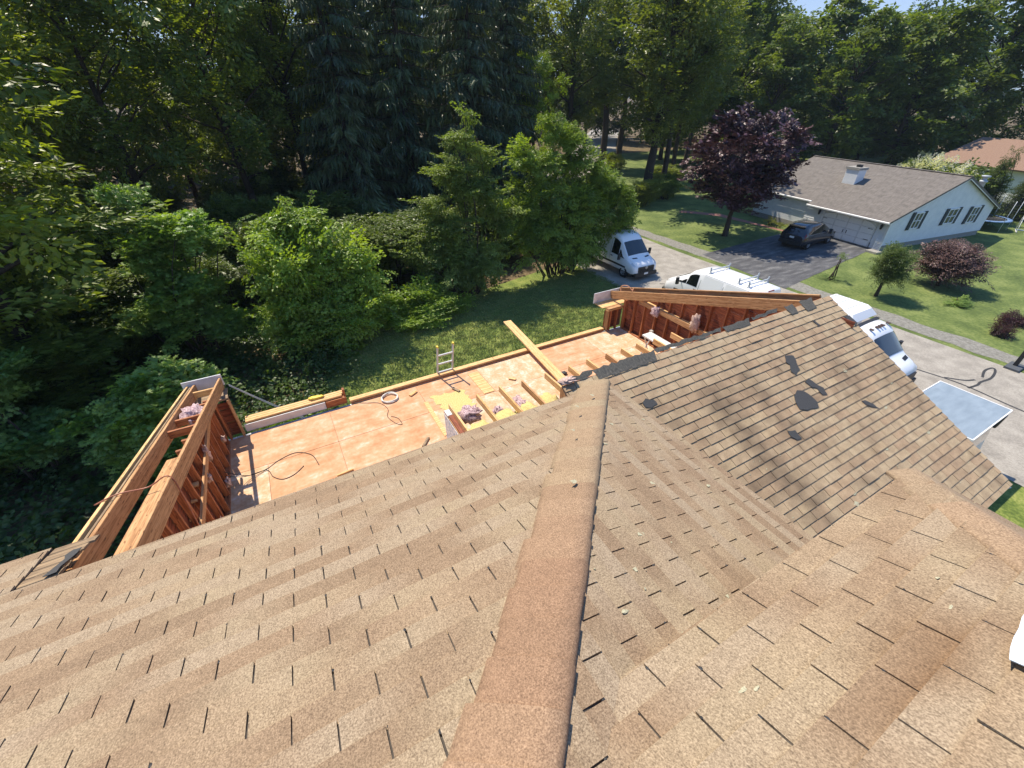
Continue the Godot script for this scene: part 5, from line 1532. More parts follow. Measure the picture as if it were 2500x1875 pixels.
func build_neighbour() -> void:
	var t := thing("neighbour_house", "white ranch house with grey shingle roof, garage and white chimney across the street", "house", Vector3(39.7, 0, -14.4), deg_to_rad(-8))
	var dep := 12.3
	var len_ := 12.2
	var ey := 2.35
	var pk := 4.72
	var px := 6.4
	# foundation and inner walls
	box_obj(t, "foundation", Vector3(0.05, -0.1, -len_), Vector3(dep - 0.05, 0.42, -0.05), M.concrete)
	var core := MB.new()
	core.slab(PackedVector3Array([Vector3(0.06, 0.4, -0.06), Vector3(dep - 0.06, 0.4, -0.06), Vector3(dep - 0.06, ey, -0.06), Vector3(px, pk - 0.12, -0.06), Vector3(0.06, ey, -0.06)]), Vector3.BACK, 0.1)
	core.slab(PackedVector3Array([Vector3(0.06, 0.4, -len_ + 0.06), Vector3(0.06, ey, -len_ + 0.06), Vector3(px, pk - 0.12, -len_ + 0.06), Vector3(dep - 0.06, ey, -len_ + 0.06), Vector3(dep - 0.06, 0.4, -len_ + 0.06)]), Vector3.FORWARD, 0.1)
	core.box(Vector3(0.06, 0.05, -len_ + 0.2), Vector3(0.16, ey, -0.2))
	core.box(Vector3(dep - 0.16, 0.4, -len_ + 0.2), Vector3(dep - 0.06, ey, -0.2))
	obj(t, "wall", core.done(), M.siding)
	# clapboards of the gable, each lapped over the one below
	var k := 0
	while true:
		var y := 0.40 + k * 0.165
		var x0 := 0.0
		var x1 := dep
		if y > ey - 0.02:
			x0 = (y + 0.1 - ey) / (pk - ey) * px
			x1 = dep - (y + 0.1 - ey) / (pk - ey) * (dep - px)
		if x1 - x0 < 0.5: break
		var mb := MB.new()
		mb.quad(Vector3(x0, y, 0.022), Vector3(x1, y, 0.022), Vector3(x1, y + 0.17, 0.0), Vector3(x0, y + 0.17, 0.0))
		mb.quad(Vector3(x0, y, -0.05), Vector3(x1, y, -0.05), Vector3(x1, y, 0.022), Vector3(x0, y, 0.022))
		obj(t, "clapboard", mb.done(), M.siding)
		k += 1
	for i in 14:   # front clapboards beside the garage door and under the window
		var y := 0.10 + i * 0.16
		for s in [[-0.75, -0.02], [-6.75, -5.15]]:
			var mb := MB.new()
			mb.quad(Vector3(-0.022, y, s[0]), Vector3(-0.022, y, s[1]), Vector3(0.0, y + 0.165, s[1]), Vector3(0.0, y + 0.165, s[0]))
			mb.quad(Vector3(0.05, y, s[0]), Vector3(0.05, y, s[1]), Vector3(-0.022, y, s[1]), Vector3(-0.022, y, s[0]))
			obj(t, "clapboard", mb.done(), M.siding)
	# windows with shutters
	for w in [[2.35, 3.2, 1.43, 2.55], [6.35, 7.45, 1.43, 2.50], [9.4, 10.3, 1.25, 2.42]]:
		window_unit(t, "window", Vector3(w[0], w[2], 0.03), Vector3(w[1], w[3], 0.03), 2, 1.0, 2, 2, M.frame)
		for s in [w[0] - 0.24, w[1] + 0.24]:
			var mb := MB.new()
			mb.box(Vector3(s - 0.17, w[2] - 0.08, 0.03), Vector3(s + 0.17, w[3] + 0.08, 0.07))
			for q in 9:
				mb.box(Vector3(s - 0.13, w[2] + 0.02 + q * 0.115, 0.071), Vector3(s + 0.13, w[2] + 0.09 + q * 0.115, 0.085))
			obj(t, "shutter", mb.done(), M.shutter)
	# garage door: panels and an arched moulding above
	var gd := box_obj(t, "garage_door", Vector3(-0.02, 0.08, -5.05), Vector3(0.04, 1.92, -0.85), M.white_paint)
	for i in 4:
		for q in 4:
			box_obj(gd, "door_panel", Vector3(-0.045, 0.0 + q * 0.45 - 0.88, -2.05 + i * 1.04), Vector3(-0.032, 0.38 + q * 0.45 - 0.88, -1.12 + i * 1.04), M.white)
	for s in [-0.14, 0.14]:
		box_obj(gd, "handle", Vector3(-0.08, -0.38, s - 0.02), Vector3(-0.05, -0.12, s + 0.02), M.black_plastic)
	for z in [-4.9, -1.2]:
		for y in [0.55, 1.35]:
			box_obj(gd, "hinge", Vector3(-0.075, y - 1.0, z + 2.95 - 0.15), Vector3(-0.05, y - 0.97, z + 2.95 + 0.2), M.black_plastic)
	var am := MB.new()
	var prev := Vector3.ZERO
	for i in 17:
		var a := PI * i / 16.0
		var p := Vector3(-0.05, 1.45 + sin(a) * 0.52, -2.95 + cos(a) * 2.12)
		if i > 0: am.board(prev, p, 0.05, 0.07, Vector3.RIGHT)
		prev = p
	obj(t, "arch_moulding", am.done(), M.white)
	box_obj(t, "corner_board", Vector3(-0.05, 0.05, -0.12), Vector3(0.04, ey, 0.04), M.white)
	box_obj(t, "corner_board", Vector3(-0.05, 0.05, -5.22), Vector3(0.0, ey, -5.08), M.white)
	for z in [-5.45, -0.45]:
		var lm := MB.new(0)
		lm.lathe(PackedVector2Array([Vector2(0.0, 0.22), Vector2(0.05, 0.18), Vector2(0.10, 0.12), Vector2(0.07, -0.15), Vector2(0.0, -0.19)]), Vector3(-0.16, 1.68, z), Vector3.UP, 8)
		lm.board(Vector3(-0.02, 1.78, z), Vector3(-0.16, 1.84, z), 0.03, 0.03)
		obj(t, "wall_lamp", lm.done(), M.black_plastic)
	# bay window, door and a low step at the entry
	box_obj(t, "wall", Vector3(0.5, 0.1, -11.9), Vector3(0.6, ey + 0.2, -6.7), M.siding)
	window_unit(t, "window", Vector3(0.48, 1.05, -8.6), Vector3(0.48, 2.3, -7.6), 0, -1.0, 1, 1, M.frame)
	window_unit(t, "window", Vector3(0.48, 1.05, -7.55), Vector3(0.48, 2.3, -7.1), 0, -1.0, 1, 2, M.frame)
	box_obj(t, "bay_base", Vector3(0.1, 0.35, -8.7), Vector3(0.48, 0.95, -7.05), M.white_paint)
	box_obj(t, "door", Vector3(0.46, 0.2, -6.98), Vector3(0.5, 2.25, -6.72), M.shutter)
	box_obj(t, "step", Vector3(-1.0, 0.0, -0.3), Vector3(-0.06, 0.14, 0.5), M.concrete)
	var rl := MB.new()
	for q in 7:
		rl.board(Vector3(-0.30, 0.2 + q * 0.1, -0.26), Vector3(-0.30, 0.2 + q * 0.1, 0.16), 0.04, 0.05)
	rl.board(Vector3(-0.30, 0.1, 0.18), Vector3(-0.30, 0.95, 0.18), 0.05, 0.05, Vector3.RIGHT)
	rl.board(Vector3(-0.30, 0.1, -0.28), Vector3(-0.30, 0.95, -0.28), 0.05, 0.05, Vector3.RIGHT)
	obj(t, "railing", rl.done(), M.white)
	# roof
	var rf := MB.new()
	var z0 := -len_ - 0.3
	var z1 := 0.25
	var n1 := Vector3(-(pk - ey), px, 0).normalized()
	var sl := (pk - ey) / px
	var ft := 0.10
	rf.slab(PackedVector3Array([Vector3(-0.65, ey + ft - sl * 0.65, z1), Vector3(px, pk + ft, z1), Vector3(px, pk + ft, -6.4), Vector3(-0.65, ey + ft - sl * 0.65, -6.4)]), n1, 0.14)
	rf.slab(PackedVector3Array([Vector3(-0.15, ey + ft - sl * 0.15, -6.402), Vector3(px, pk + ft, -6.402), Vector3(px, pk + ft, z0), Vector3(-0.15, ey + ft - sl * 0.15, z0)]), n1, 0.14)
	var s2 := (pk - ey) / (dep - px)
	var n2 := Vector3(pk - ey, dep - px, 0).normalized()
	rf.slab(PackedVector3Array([Vector3(px + 0.002, pk + ft, z1), Vector3(dep + 0.45, ey + ft - s2 * 0.45, z1), Vector3(dep + 0.45, ey + ft - s2 * 0.45, z0), Vector3(px + 0.002, pk + ft, z0)]), n2, 0.14)
	var roof := obj(t, "roof", rf.done(), M.grey_roof)
	var rc := MB.new()
	rc.board(Vector3(px, pk + ft + 0.02, z1), Vector3(px, pk + ft + 0.02, z0), 0.26, 0.03)
	obj(roof, "ridge_cap", rc.done(), M.grey_roof)
	board_obj(roof, "gutter", Vector3(-0.70, ey - sl * 0.65 + 0.02, z1), Vector3(-0.70, ey - sl * 0.65 + 0.02, -6.4), 0.10, 0.12, M.white, Vector3.UP, 0.02)
	board_obj(roof, "gutter", Vector3(-0.20, ey - sl * 0.15 + 0.04, -6.45), Vector3(-0.20, ey - sl * 0.15 + 0.04, z0), 0.10, 0.12, M.white, Vector3.UP, 0.02)
	board_obj(roof, "rake_board", Vector3(-0.65, ey - sl * 0.65 + 0.0, z1 - 0.02), Vector3(px, pk - 0.02, z1 - 0.02), 0.03, 0.16, M.white)
	board_obj(roof, "rake_board", Vector3(dep + 0.45, ey - s2 * 0.45, z1 - 0.02), Vector3(px, pk - 0.02, z1 - 0.02), 0.03, 0.16, M.white)
	# chimney with stepped top and metal cap, roof vents
	var cb := Vector3(3.4, 0, -6.15)
	var ch := box_obj(t, "chimney", Vector3(cb.x - 0.45, 3.2, cb.z - 0.55), Vector3(cb.x + 0.45, 4.72, cb.z + 0.5), M.siding, 0.02)
	box_obj(ch, "chimney_top", Vector3(-0.52, 0.66, -0.62), Vector3(0.52, 0.84, 0.58), M.concrete, 0.02)
	box_obj(ch, "flue", Vector3(-0.16, 0.84, -0.05), Vector3(0.16, 1.02, 0.28), M.black_plastic, 0.02)
	box_obj(ch, "chimney_flashing", Vector3(-0.56, -0.78, -0.68), Vector3(0.5, -0.6, 0.62), M.white_paint, 0.02)
	# the round stove pipe behind the rear slope
	var sp := MB.new(0)
	sp.lathe(PackedVector2Array([Vector2(0.20, 2.0), Vector2(0.20, 3.8), Vector2(0.26, 3.82), Vector2(0.26, 3.95), Vector2(0.15, 3.95), Vector2(0.15, 4.2), Vector2(0.30, 4.2), Vector2(0.30, 4.3), Vector2(0.0, 4.3)]), Vector3(dep + 0.1, 0, -1.6), Vector3.UP, 14)
	obj(t, "stove_pipe", sp.done(), M.pole)
	board_obj(t, "downspout", Vector3(-0.10, 2.1, 0.02), Vector3(-0.14, 0.25, 0.10), 0.06, 0.07, M.white, Vector3.RIGHT)

	# a second house further back
	var t2 := thing("neighbour_house", "low house with orange brown roof half hidden behind the evergreens", "house", Vector3(72.0, 0, -24.5), deg_to_rad(-14))
	box_obj(t2, "wall", Vector3(0, 0, 0), Vector3(12, 3.4, 9), M.siding)
	window_unit(t2, "window", Vector3(2.0, 1.6, 9.0), Vector3(3.2, 2.8, 9.0), 2, 1.0, 1, 2, M.frame)
	window_unit(t2, "window", Vector3(-0.0, 1.6, 5.0), Vector3(0.0, 2.8, 6.4), 0, -1.0, 1, 2, M.frame)
	var r2 := MB.new()
	r2.slab(PackedVector3Array([Vector3(-0.6, 3.2, 9.6), Vector3(6, 5.4, 9.6), Vector3(6, 5.4, -0.6), Vector3(-0.6, 3.2, -0.6)]), Vector3(-2.2, 6.6, 0).normalized(), 0.15)
	r2.slab(PackedVector3Array([Vector3(6.002, 5.4, 9.6), Vector3(12.6, 3.2, 9.6), Vector3(12.6, 3.2, -0.6), Vector3(6.002, 5.4, -0.6)]), Vector3(2.2, 6.6, 0).normalized(), 0.15)
	obj(t2, "roof", r2.done(), M.orange_roof)

	# trampoline with its net
	var tr := thing("trampoline", "round trampoline with dark safety net behind the white gable", "trampoline", Vector3(55.2, 0, -13.6))
	var tm := MB.new(0)
	tm.lathe(PackedVector2Array([Vector2(0.0, 0.80), Vector2(1.45, 0.80), Vector2(1.46, 0.84)]), Vector3.ZERO, Vector3.UP, 22)
	obj(tr, "mat", tm.done(), M.black_plastic)
	var tp := MB.new(0)
	tp.lathe(PackedVector2Array([Vector2(1.40, 0.86), Vector2(1.72, 0.86), Vector2(1.74, 0.80), Vector2(1.40, 0.80)]), Vector3.ZERO, Vector3.UP, 22)
	obj(tr, "pad", tp.done(), plain(c8(120, 150, 186), 0.7))
	for i in 6:
		var a := TAU * i / 6
		tube_obj(tr, "pole", PackedVector3Array([Vector3(cos(a) * 1.72, 0, sin(a) * 1.72), Vector3(cos(a) * 1.72, 2.5, sin(a) * 1.72)]), 0.025, M.pole, 6)
	var nm := MB.new()
	for i in 44:
		var a := TAU * i / 44
		nm.board(Vector3(cos(a) * 1.5, 0.9, sin(a) * 1.5), Vector3(cos(a) * 1.5, 2.4, sin(a) * 1.5), 0.018, 0.006, Vector3(cos(a), 0, sin(a)), 0.001)
	for i in 8:
		for q in 22:
			var a := TAU * q / 22
			var b := TAU * (q + 1) / 22
			nm.board(Vector3(cos(a) * 1.5, 0.95 + i * 0.2, sin(a) * 1.5), Vector3(cos(b) * 1.5, 0.95 + i * 0.2, sin(b) * 1.5), 0.006, 0.016, Vector3.UP, 0.001)
	obj(tr, "net", nm.done(), M.net)
	# goal
	var go := thing("goal", "small white football goal frame on the neighbour lawn", "goal", Vector3(55.6, 0, -11.3), deg_to_rad(20))
	tube_obj(go, "base_bar", PackedVector3Array([Vector3(0, 0.05, 0), Vector3(1.2, 0.05, 0), Vector3(1.2, 0.05, 2.6), Vector3(0, 0.05, 2.6)]), 0.04, M.white, 6)
	tube_obj(go, "post", PackedVector3Array([Vector3(1.2, 0.05, 0), Vector3(1.2, 1.6, 0), Vector3(1.2, 1.6, 2.6), Vector3(1.2, 0.05, 2.6)]), 0.04, M.white, 6)
	tube_obj(go, "stay", PackedVector3Array([Vector3(1.2, 1.6, 0), Vector3(0, 0.05, 0)]), 0.025, M.white, 6)
	tube_obj(go, "stay", PackedVector3Array([Vector3(1.2, 1.6, 2.6), Vector3(0, 0.05, 2.6)]), 0.025, M.white, 6)
	# garden fence
	var fe := thing("fence", "dark wire garden fence behind the trampoline", "fence", Vector3(59.0, 0, -14.5))
	for i in 9:
		tube_obj(fe, "post", PackedVector3Array([Vector3(i * 0.6, 0, i * 0.75), Vector3(i * 0.6, 1.5, i * 0.75)]), 0.035, M.black_plastic, 5)
	for y in [0.3, 0.85, 1.4]:
		tube_obj(fe, "rail", PackedVector3Array([Vector3(0, y, 0), Vector3(4.8, y, 6.0)]), 0.02, M.black_plastic, 5)
	# mailbox on a post at the walk
	var mp := thing("mailbox", "black mailbox post on a slab at the sidewalk edge", "mailbox", Vector3(26.9, 0, -2.9))
	box_obj(mp, "base_slab", Vector3(-0.5, 0.0, -0.22), Vector3(0.35, 0.1, 0.28), plain(c8(78, 82, 86), 0.7), 0.02)
	box_obj(mp, "post", Vector3(-0.07, 0.1, -0.07), Vector3(0.07, 1.15, 0.07), M.black_plastic, 0.01)
	board_obj(mp, "arm", Vector3(-0.45, 1.05, 0), Vector3(0.2, 1.05, 0), 0.09, 0.08, M.black_plastic)
	var bm := MB.new(0)
	var pf := PackedVector2Array()
	for i in 9:
		pf.append(Vector2(cos(PI * i / 8) * 0.1, 0.12 + sin(PI * i / 8) * 0.1))
	pf.append(Vector2(-0.1, 0.0))
	pf.append(Vector2(0.1, 0.0))
	bm.st.set_smooth_group(-1)
	bm.sweep(pf, Vector3(-0.5, 1.15, 0), Vector3(0.05, 1.15, 0), Vector3(0, 0, 1), Vector3(0, 1, 0))
	obj(mp, "box", bm.done(), M.black_plastic)
	# lamp post by the far road
	var lp := thing("lamp_post", "small black lantern post at the far road", "lamp post", Vector3(45.4, 0, -58.4))
	tube_obj(lp, "post", PackedVector3Array([Vector3(0, 0, 0), Vector3(0, 2.0, 0)]), 0.06, M.black_plastic, 6)
	var lt := MB.new(0)
	lt.lathe(PackedVector2Array([Vector2(0.0, 2.75), Vector2(0.22, 2.5), Vector2(0.2, 2.45), Vector2(0.12, 2.05), Vector2(0, 2.0)]), Vector3.ZERO, Vector3.UP, 8)
	obj(lp, "lantern", lt.done(), M.black_plastic)

# ---------------------------------------------------------------- vehicles: x forward, y up
# station: [x, bottom, top, half width at the belt, half width at the roof, belt height, corner radius]
func ring_at(s: Array, x: float) -> Array:
	var i := 0
	while i < s.size() - 2 and x > s[i + 1][0]: i += 1
	var a: Array = s[i]
	var b: Array = s[i + 1]
	var t := clampf((x - a[0]) / maxf(b[0] - a[0], 0.0001), 0, 1)
	var m := []
	for k in 7: m.append(lerpf(a[k], b[k], t))
	var yb_: float = m[1]; var yt: float = m[2]; var w: float = m[3]; var wt: float = m[4]; var yk: float = minf(m[5], m[2] - 0.05); var r: float = m[6]
	return [Vector3(m[0], yb_, 0), Vector3(m[0], yb_, w * 0.88), Vector3(m[0], yb_ + 0.10, w * 0.99), Vector3(m[0], (yb_ + yk) * 0.5, w * 1.01), Vector3(m[0], yk, w), Vector3(m[0], lerpf(yk, yt - r, 0.5), lerpf(w, wt, 0.42)), Vector3(m[0], yt - r, lerpf(w, wt, 0.92)), Vector3(m[0], yt - r * 0.32, wt - r * 0.28), Vector3(m[0], yt, wt - r), Vector3(m[0], yt + 0.02, (wt - r) * 0.5), Vector3(m[0], yt + 0.028, 0)]

func on_body(s: Array, x: float, p: float, side: float) -> Vector3:
	var r := ring_at(s, x)
	var i := mini(int(p), r.size() - 2)
	var v: Vector3 = r[i].lerp(r[i + 1], p - i)
	return Vector3(v.x, v.y, v.z * side)

func body(t: Node3D, called: String, s: Array, mat: Material) -> MeshInstance3D:
	var mb := MB.new(0)
	var rings: Array = []
	for st in s:
		var h := ring_at(s, st[0])
		var full := PackedVector3Array()
		for v in h: full.append(v)
		for i in range(h.size() - 2, 0, -1): full.append(Vector3(h[i].x, h[i].y, -h[i].z))
		rings.append(full)
	var n: int = rings[0].size()
	for i in rings.size() - 1:
		for k in n:
			var k2 := (k + 1) % n
			mb.quad(rings[i][k], rings[i][k2], rings[i + 1][k2], rings[i + 1][k])
	mb.st.set_smooth_group(-1)
	for e in [0, rings.size() - 1]:
		var c := Vector3.ZERO
		for v in rings[e]: c += v
		c /= n
		for k in n:
			if e == 0: mb.tri(c, rings[e][(k + 1) % n], rings[e][k])
			else: mb.tri(c, rings[e][k], rings[e][(k + 1) % n])
	return obj(t, called, mb.done(), mat)

# a panel that follows the body: columns of [p, side], from x0 to x1; taper shifts x by p
func panel(t: Node, called: String, s: Array, x0: float, x1: float, cols: Array, mat: Material, off := 0.008, skew0 := 0.0, skew1 := 0.0) -> MeshInstance3D:
	var mb := MB.new(0)
	var nx := 6
	var g: Array = []
	for i in nx + 1:
		var row := PackedVector3Array()
		for c in cols.size():
			var q := float(c) / maxi(cols.size() - 1, 1)
			var x := lerpf(x0 + skew0 * q, x1 + skew1 * q, float(i) / nx)
			var p := on_body(s, x, cols[c][0], cols[c][1])
			var e := 0.02
			var du := on_body(s, x + e, cols[c][0], cols[c][1]) - on_body(s, x - e, cols[c][0], cols[c][1])
			var pa: float = cols[c][0]
			var dv := on_body(s, x, minf(pa + 0.2, 9.99), cols[c][1]) - on_body(s, x, maxf(pa - 0.2, 0.0), cols[c][1])
			var n := du.cross(dv).normalized()
			var ring_mid := Vector3(x, 0.9, 0)
			if n.dot(p - ring_mid) < 0: n = -n
			row.append(p + n * off)
		g.append(row)
	for i in nx:
		for c in cols.size() - 1:
			mb.quad(g[i][c], g[i][c + 1], g[i + 1][c + 1], g[i + 1][c])
	return obj(t, called, mb.done(), mat)

func wheel(t: Node3D, at: Vector3, r: float, out: float) -> void:
	var tm := MB.new(0)
	var w := 0.22
	tm.lathe(PackedVector2Array([Vector2(r * 0.62, -w / 2), Vector2(r * 0.9, -w / 2), Vector2(r, -w * 0.32), Vector2(r, w * 0.32), Vector2(r * 0.9, w / 2), Vector2(r * 0.62, w / 2)]), Vector3.ZERO, Vector3(0, 0, out), 22)
	var o := obj(t, "wheel", tm.done(), M.rubber, Transform3D(Basis(), at))
	var rm := MB.new(0)
	rm.lathe(PackedVector2Array([Vector2(r * 0.63, w * 0.42), Vector2(r * 0.56, w * 0.36), Vector2(r * 0.5, w * 0.15), Vector2(r * 0.2, w * 0.22), Vector2(r * 0.16, w * 0.38), Vector2(0, w * 0.4)]), Vector3.ZERO, Vector3(0, 0, out), 22)
	for k in 6:
		var a := TAU * k / 6
		rm.board(Vector3(cos(a) * r * 0.16, sin(a) * r * 0.16, out * w * 0.33), Vector3(cos(a) * r * 0.56, sin(a) * r * 0.56, out * w * 0.38), 0.05, 0.03, Vector3(0, 0, 1))
	obj(o, "rim", rm.done(), M.rim)
	var am := MB.new(0)
	am.lathe(PackedVector2Array([Vector2(0.0, -0.01), Vector2(r * 1.13, -0.01), Vector2(r * 1.13, 0.004)]), Vector3.ZERO, Vector3(0, 0, out), 22)
	obj(t, "wheel_arch", am.done(), M.black_plastic, Transform3D(Basis(), at + Vector3(0, 0.0, out * 0.06)))

func mirror(t: Node3D, at: Vector3, side: float, mat: Material) -> void:
	var mb := MB.new()
	mb.board(at, at + Vector3(0.0, 0.02, side * 0.2), 0.05, 0.05)
	mb.board(at + Vector3(0.0, -0.14, side * 0.3), at + Vector3(0.02, 0.22, side * 0.3), 0.12, 0.22, Vector3(0, 0, 1), 0.04)
	obj(t, "mirror", mb.done(), mat)

const BOTH_TOP := [[7.4, 1], [8.0, 1], [9.0, 1], [10.0, 1], [9.0, -1], [8.0, -1], [7.4, -1]]

func van(label: String, at: Vector3, turn: float, roof: float, with_rack: bool) -> Node3D:
	var t := thing("van", label, "van", at, turn, "white vans parked at the roadside")
	var s := [[-2.85, 0.42, roof - 0.10, 0.94, 0.80, 1.2, 0.10], [-2.78, 0.38, roof - 0.02, 0.99, 0.84, 1.2, 0.14], [-2.4, 0.36, roof, 1.01, 0.85, 1.2, 0.16], [0.3, 0.36, roof, 1.02, 0.86, 1.2, 0.16], [0.85, 0.36, roof - 0.05, 1.02, 0.85, 1.2, 0.18], [1.10, 0.36, roof - 0.16, 1.02, 0.84, 1.2, 0.18], [1.28, 0.36, roof - 0.34, 1.02, 0.84, 1.2, 0.15], [2.0, 0.36, 1.36, 1.01, 0.90, 1.15, 0.10], [2.12, 0.36, 1.27, 1.0, 0.90, 1.12, 0.09], [2.5, 0.34, 1.12, 0.98, 0.86, 1.0, 0.10], [2.70, 0.34, 1.0, 0.93, 0.80, 0.9, 0.10], [2.80, 0.36, 0.84, 0.86, 0.72, 0.7, 0.08], [2.83, 0.40, 0.72, 0.80, 0.66, 0.6, 0.06]]
	var b := body(t, "body", s, M.car_white)
	panel(t, "windscreen", s, 1.32, 1.98, BOTH_TOP, M.glass_dark, 0.010)
	for sd in [1, -1]:
		panel(t, "side_window", s, 0.55, 1.25, [[4.15, sd], [5.0, sd], [5.9, sd]], M.glass_dark, 0.010, 0.05, -0.05)
		panel(t, "quarter_window", s, 1.28, 1.86, [[4.15, sd], [4.5, sd], [5.2, sd]], M.glass_dark, 0.010, 0.0, -0.48)
		panel(b, "panel_seam", s, 0.42, 0.45, [[1.5, sd], [3.0, sd], [4.0, sd], [5.0, sd], [6.2, sd]], M.seam, 0.003)
		panel(b, "panel_seam", s, -0.95, -0.92, [[1.5, sd], [3.0, sd], [4.0, sd], [5.0, sd], [6.2, sd]], M.seam, 0.003)
		panel(b, "panel_seam", s, -2.5, 0.3, [[6.25, sd], [6.38, sd]], M.seam, 0.004)
		panel(b, "panel_recess", s, -2.45, -1.05, [[4.1, sd], [5.0, sd], [6.0, sd]], M.car_white, 0.006)
		panel(b, "panel_recess", s, -0.85, 0.30, [[4.1, sd], [5.0, sd], [6.0, sd]], M.car_white, 0.006)
		panel(t, "side_moulding", s, -2.6, 2.0, [[2.6, sd], [3.0, sd]], M.black_plastic, 0.008)
		panel(t, "headlight", s, 2.42, 2.72, [[4.1, sd], [5.2, sd], [6.4, sd]], M.lamp_glass, 0.010)
		panel(t, "hood_vent", s, 2.14, 2.24, [[8.3, sd], [9.2, sd]], M.black_plastic, 0.008, 0.05, 0.05)
		box_obj(t, "tail_light", Vector3(-2.88, 0.9, sd * 0.86 - 0.06), Vector3(-2.80, 1.5, sd * 0.86 + 0.06), M.red_lamp, 0.01)
		for x in [0.62, -0.80]:
			box_obj(t, "door_handle", Vector3(x - 0.09, 1.08, sd * 1.025 - 0.02), Vector3(x + 0.09, 1.13, sd * 1.025 + 0.02), M.black_plastic, 0.008)
		for x in [-1.75, 1.85]:
			wheel(t, Vector3(x, 0.36, sd * 0.90), 0.36, sd)
		mirror(t, Vector3(1.62, 1.28, sd * 1.0), sd, M.black_plastic)
	var gm := MB.new()
	gm.box(Vector3(2.68, 0.52, -0.66), Vector3(2.865, 0.86, 0.66), 0.04)
	var gr := obj(t, "grille", gm.done(), M.black_plastic)
	var em := MB.new(0)
	em.lathe(PackedVector2Array([Vector2(0.0, 0.018), Vector2(0.10, 0.014), Vector2(0.115, 0.0)]), Vector3(2.868, 0.78, 0), Vector3.RIGHT, 16)
	obj(gr, "badge", em.done(), M.rim)
	for q in 3:
		box_obj(gr, "grille_bar", Vector3(2.866, 0.56 + q * 0.07, -0.58), Vector3(2.88, 0.585 + q * 0.07, 0.58), M.rubber)
	box_obj(t, "bumper", Vector3(2.55, 0.24, -0.92), Vector3(2.90, 0.50, 0.92), M.black_plastic, 0.06)
	box_obj(t, "bumper", Vector3(-2.98, 0.34, -0.92), Vector3(-2.72, 0.52, 0.92), M.black_plastic, 0.04)
	box_obj(t, "number_plate", Vector3(2.902, 0.36, -0.16), Vector3(2.91, 0.48, 0.16), M.white)
	box_obj(t, "number_plate", Vector3(-2.90, 0.62, -0.16), Vector3(-2.855, 0.76, 0.16), M.white)
	for sd in [1, -1]:
		box_obj(t, "rear_window", Vector3(-2.865, 1.25, sd * 0.38 - 0.26), Vector3(-2.845, roof - 0.3, sd * 0.38 + 0.26), M.glass_dark, 0.01)
	box_obj(t, "brake_light", Vector3(-2.85, roof - 0.09, -0.22), Vector3(-2.79, roof - 0.03, 0.22), M.red_lamp, 0.01)
	for q in 5:
		box_obj(b, "roof_rib", Vector3(-2.5, roof + 0.020, -0.52 + q * 0.26 - 0.03), Vector3(0.2, roof + 0.034, -0.52 + q * 0.26 + 0.03), M.car_white, 0.01)
	if with_rack:
		for x in [0.15, -1.55, -2.1]:
			var rk := MB.new()
			rk.board(Vector3(x, roof + 0.16, -0.74), Vector3(x, roof + 0.16, 0.74), 0.05, 0.05)
			for sd in [1, -1]:
				rk.board(Vector3(x, roof - 0.02, sd * 0.70), Vector3(x, roof + 0.30, sd * 0.74), 0.06, 0.05, Vector3.RIGHT)
				rk.box(Vector3(x - 0.06, roof - 0.03, sd * 0.70 - 0.07), Vector3(x + 0.06, roof + 0.03, sd * 0.70 + 0.07), 0.01)
			obj(t, "roof_rack", rk.done(), M.pole)
	return t

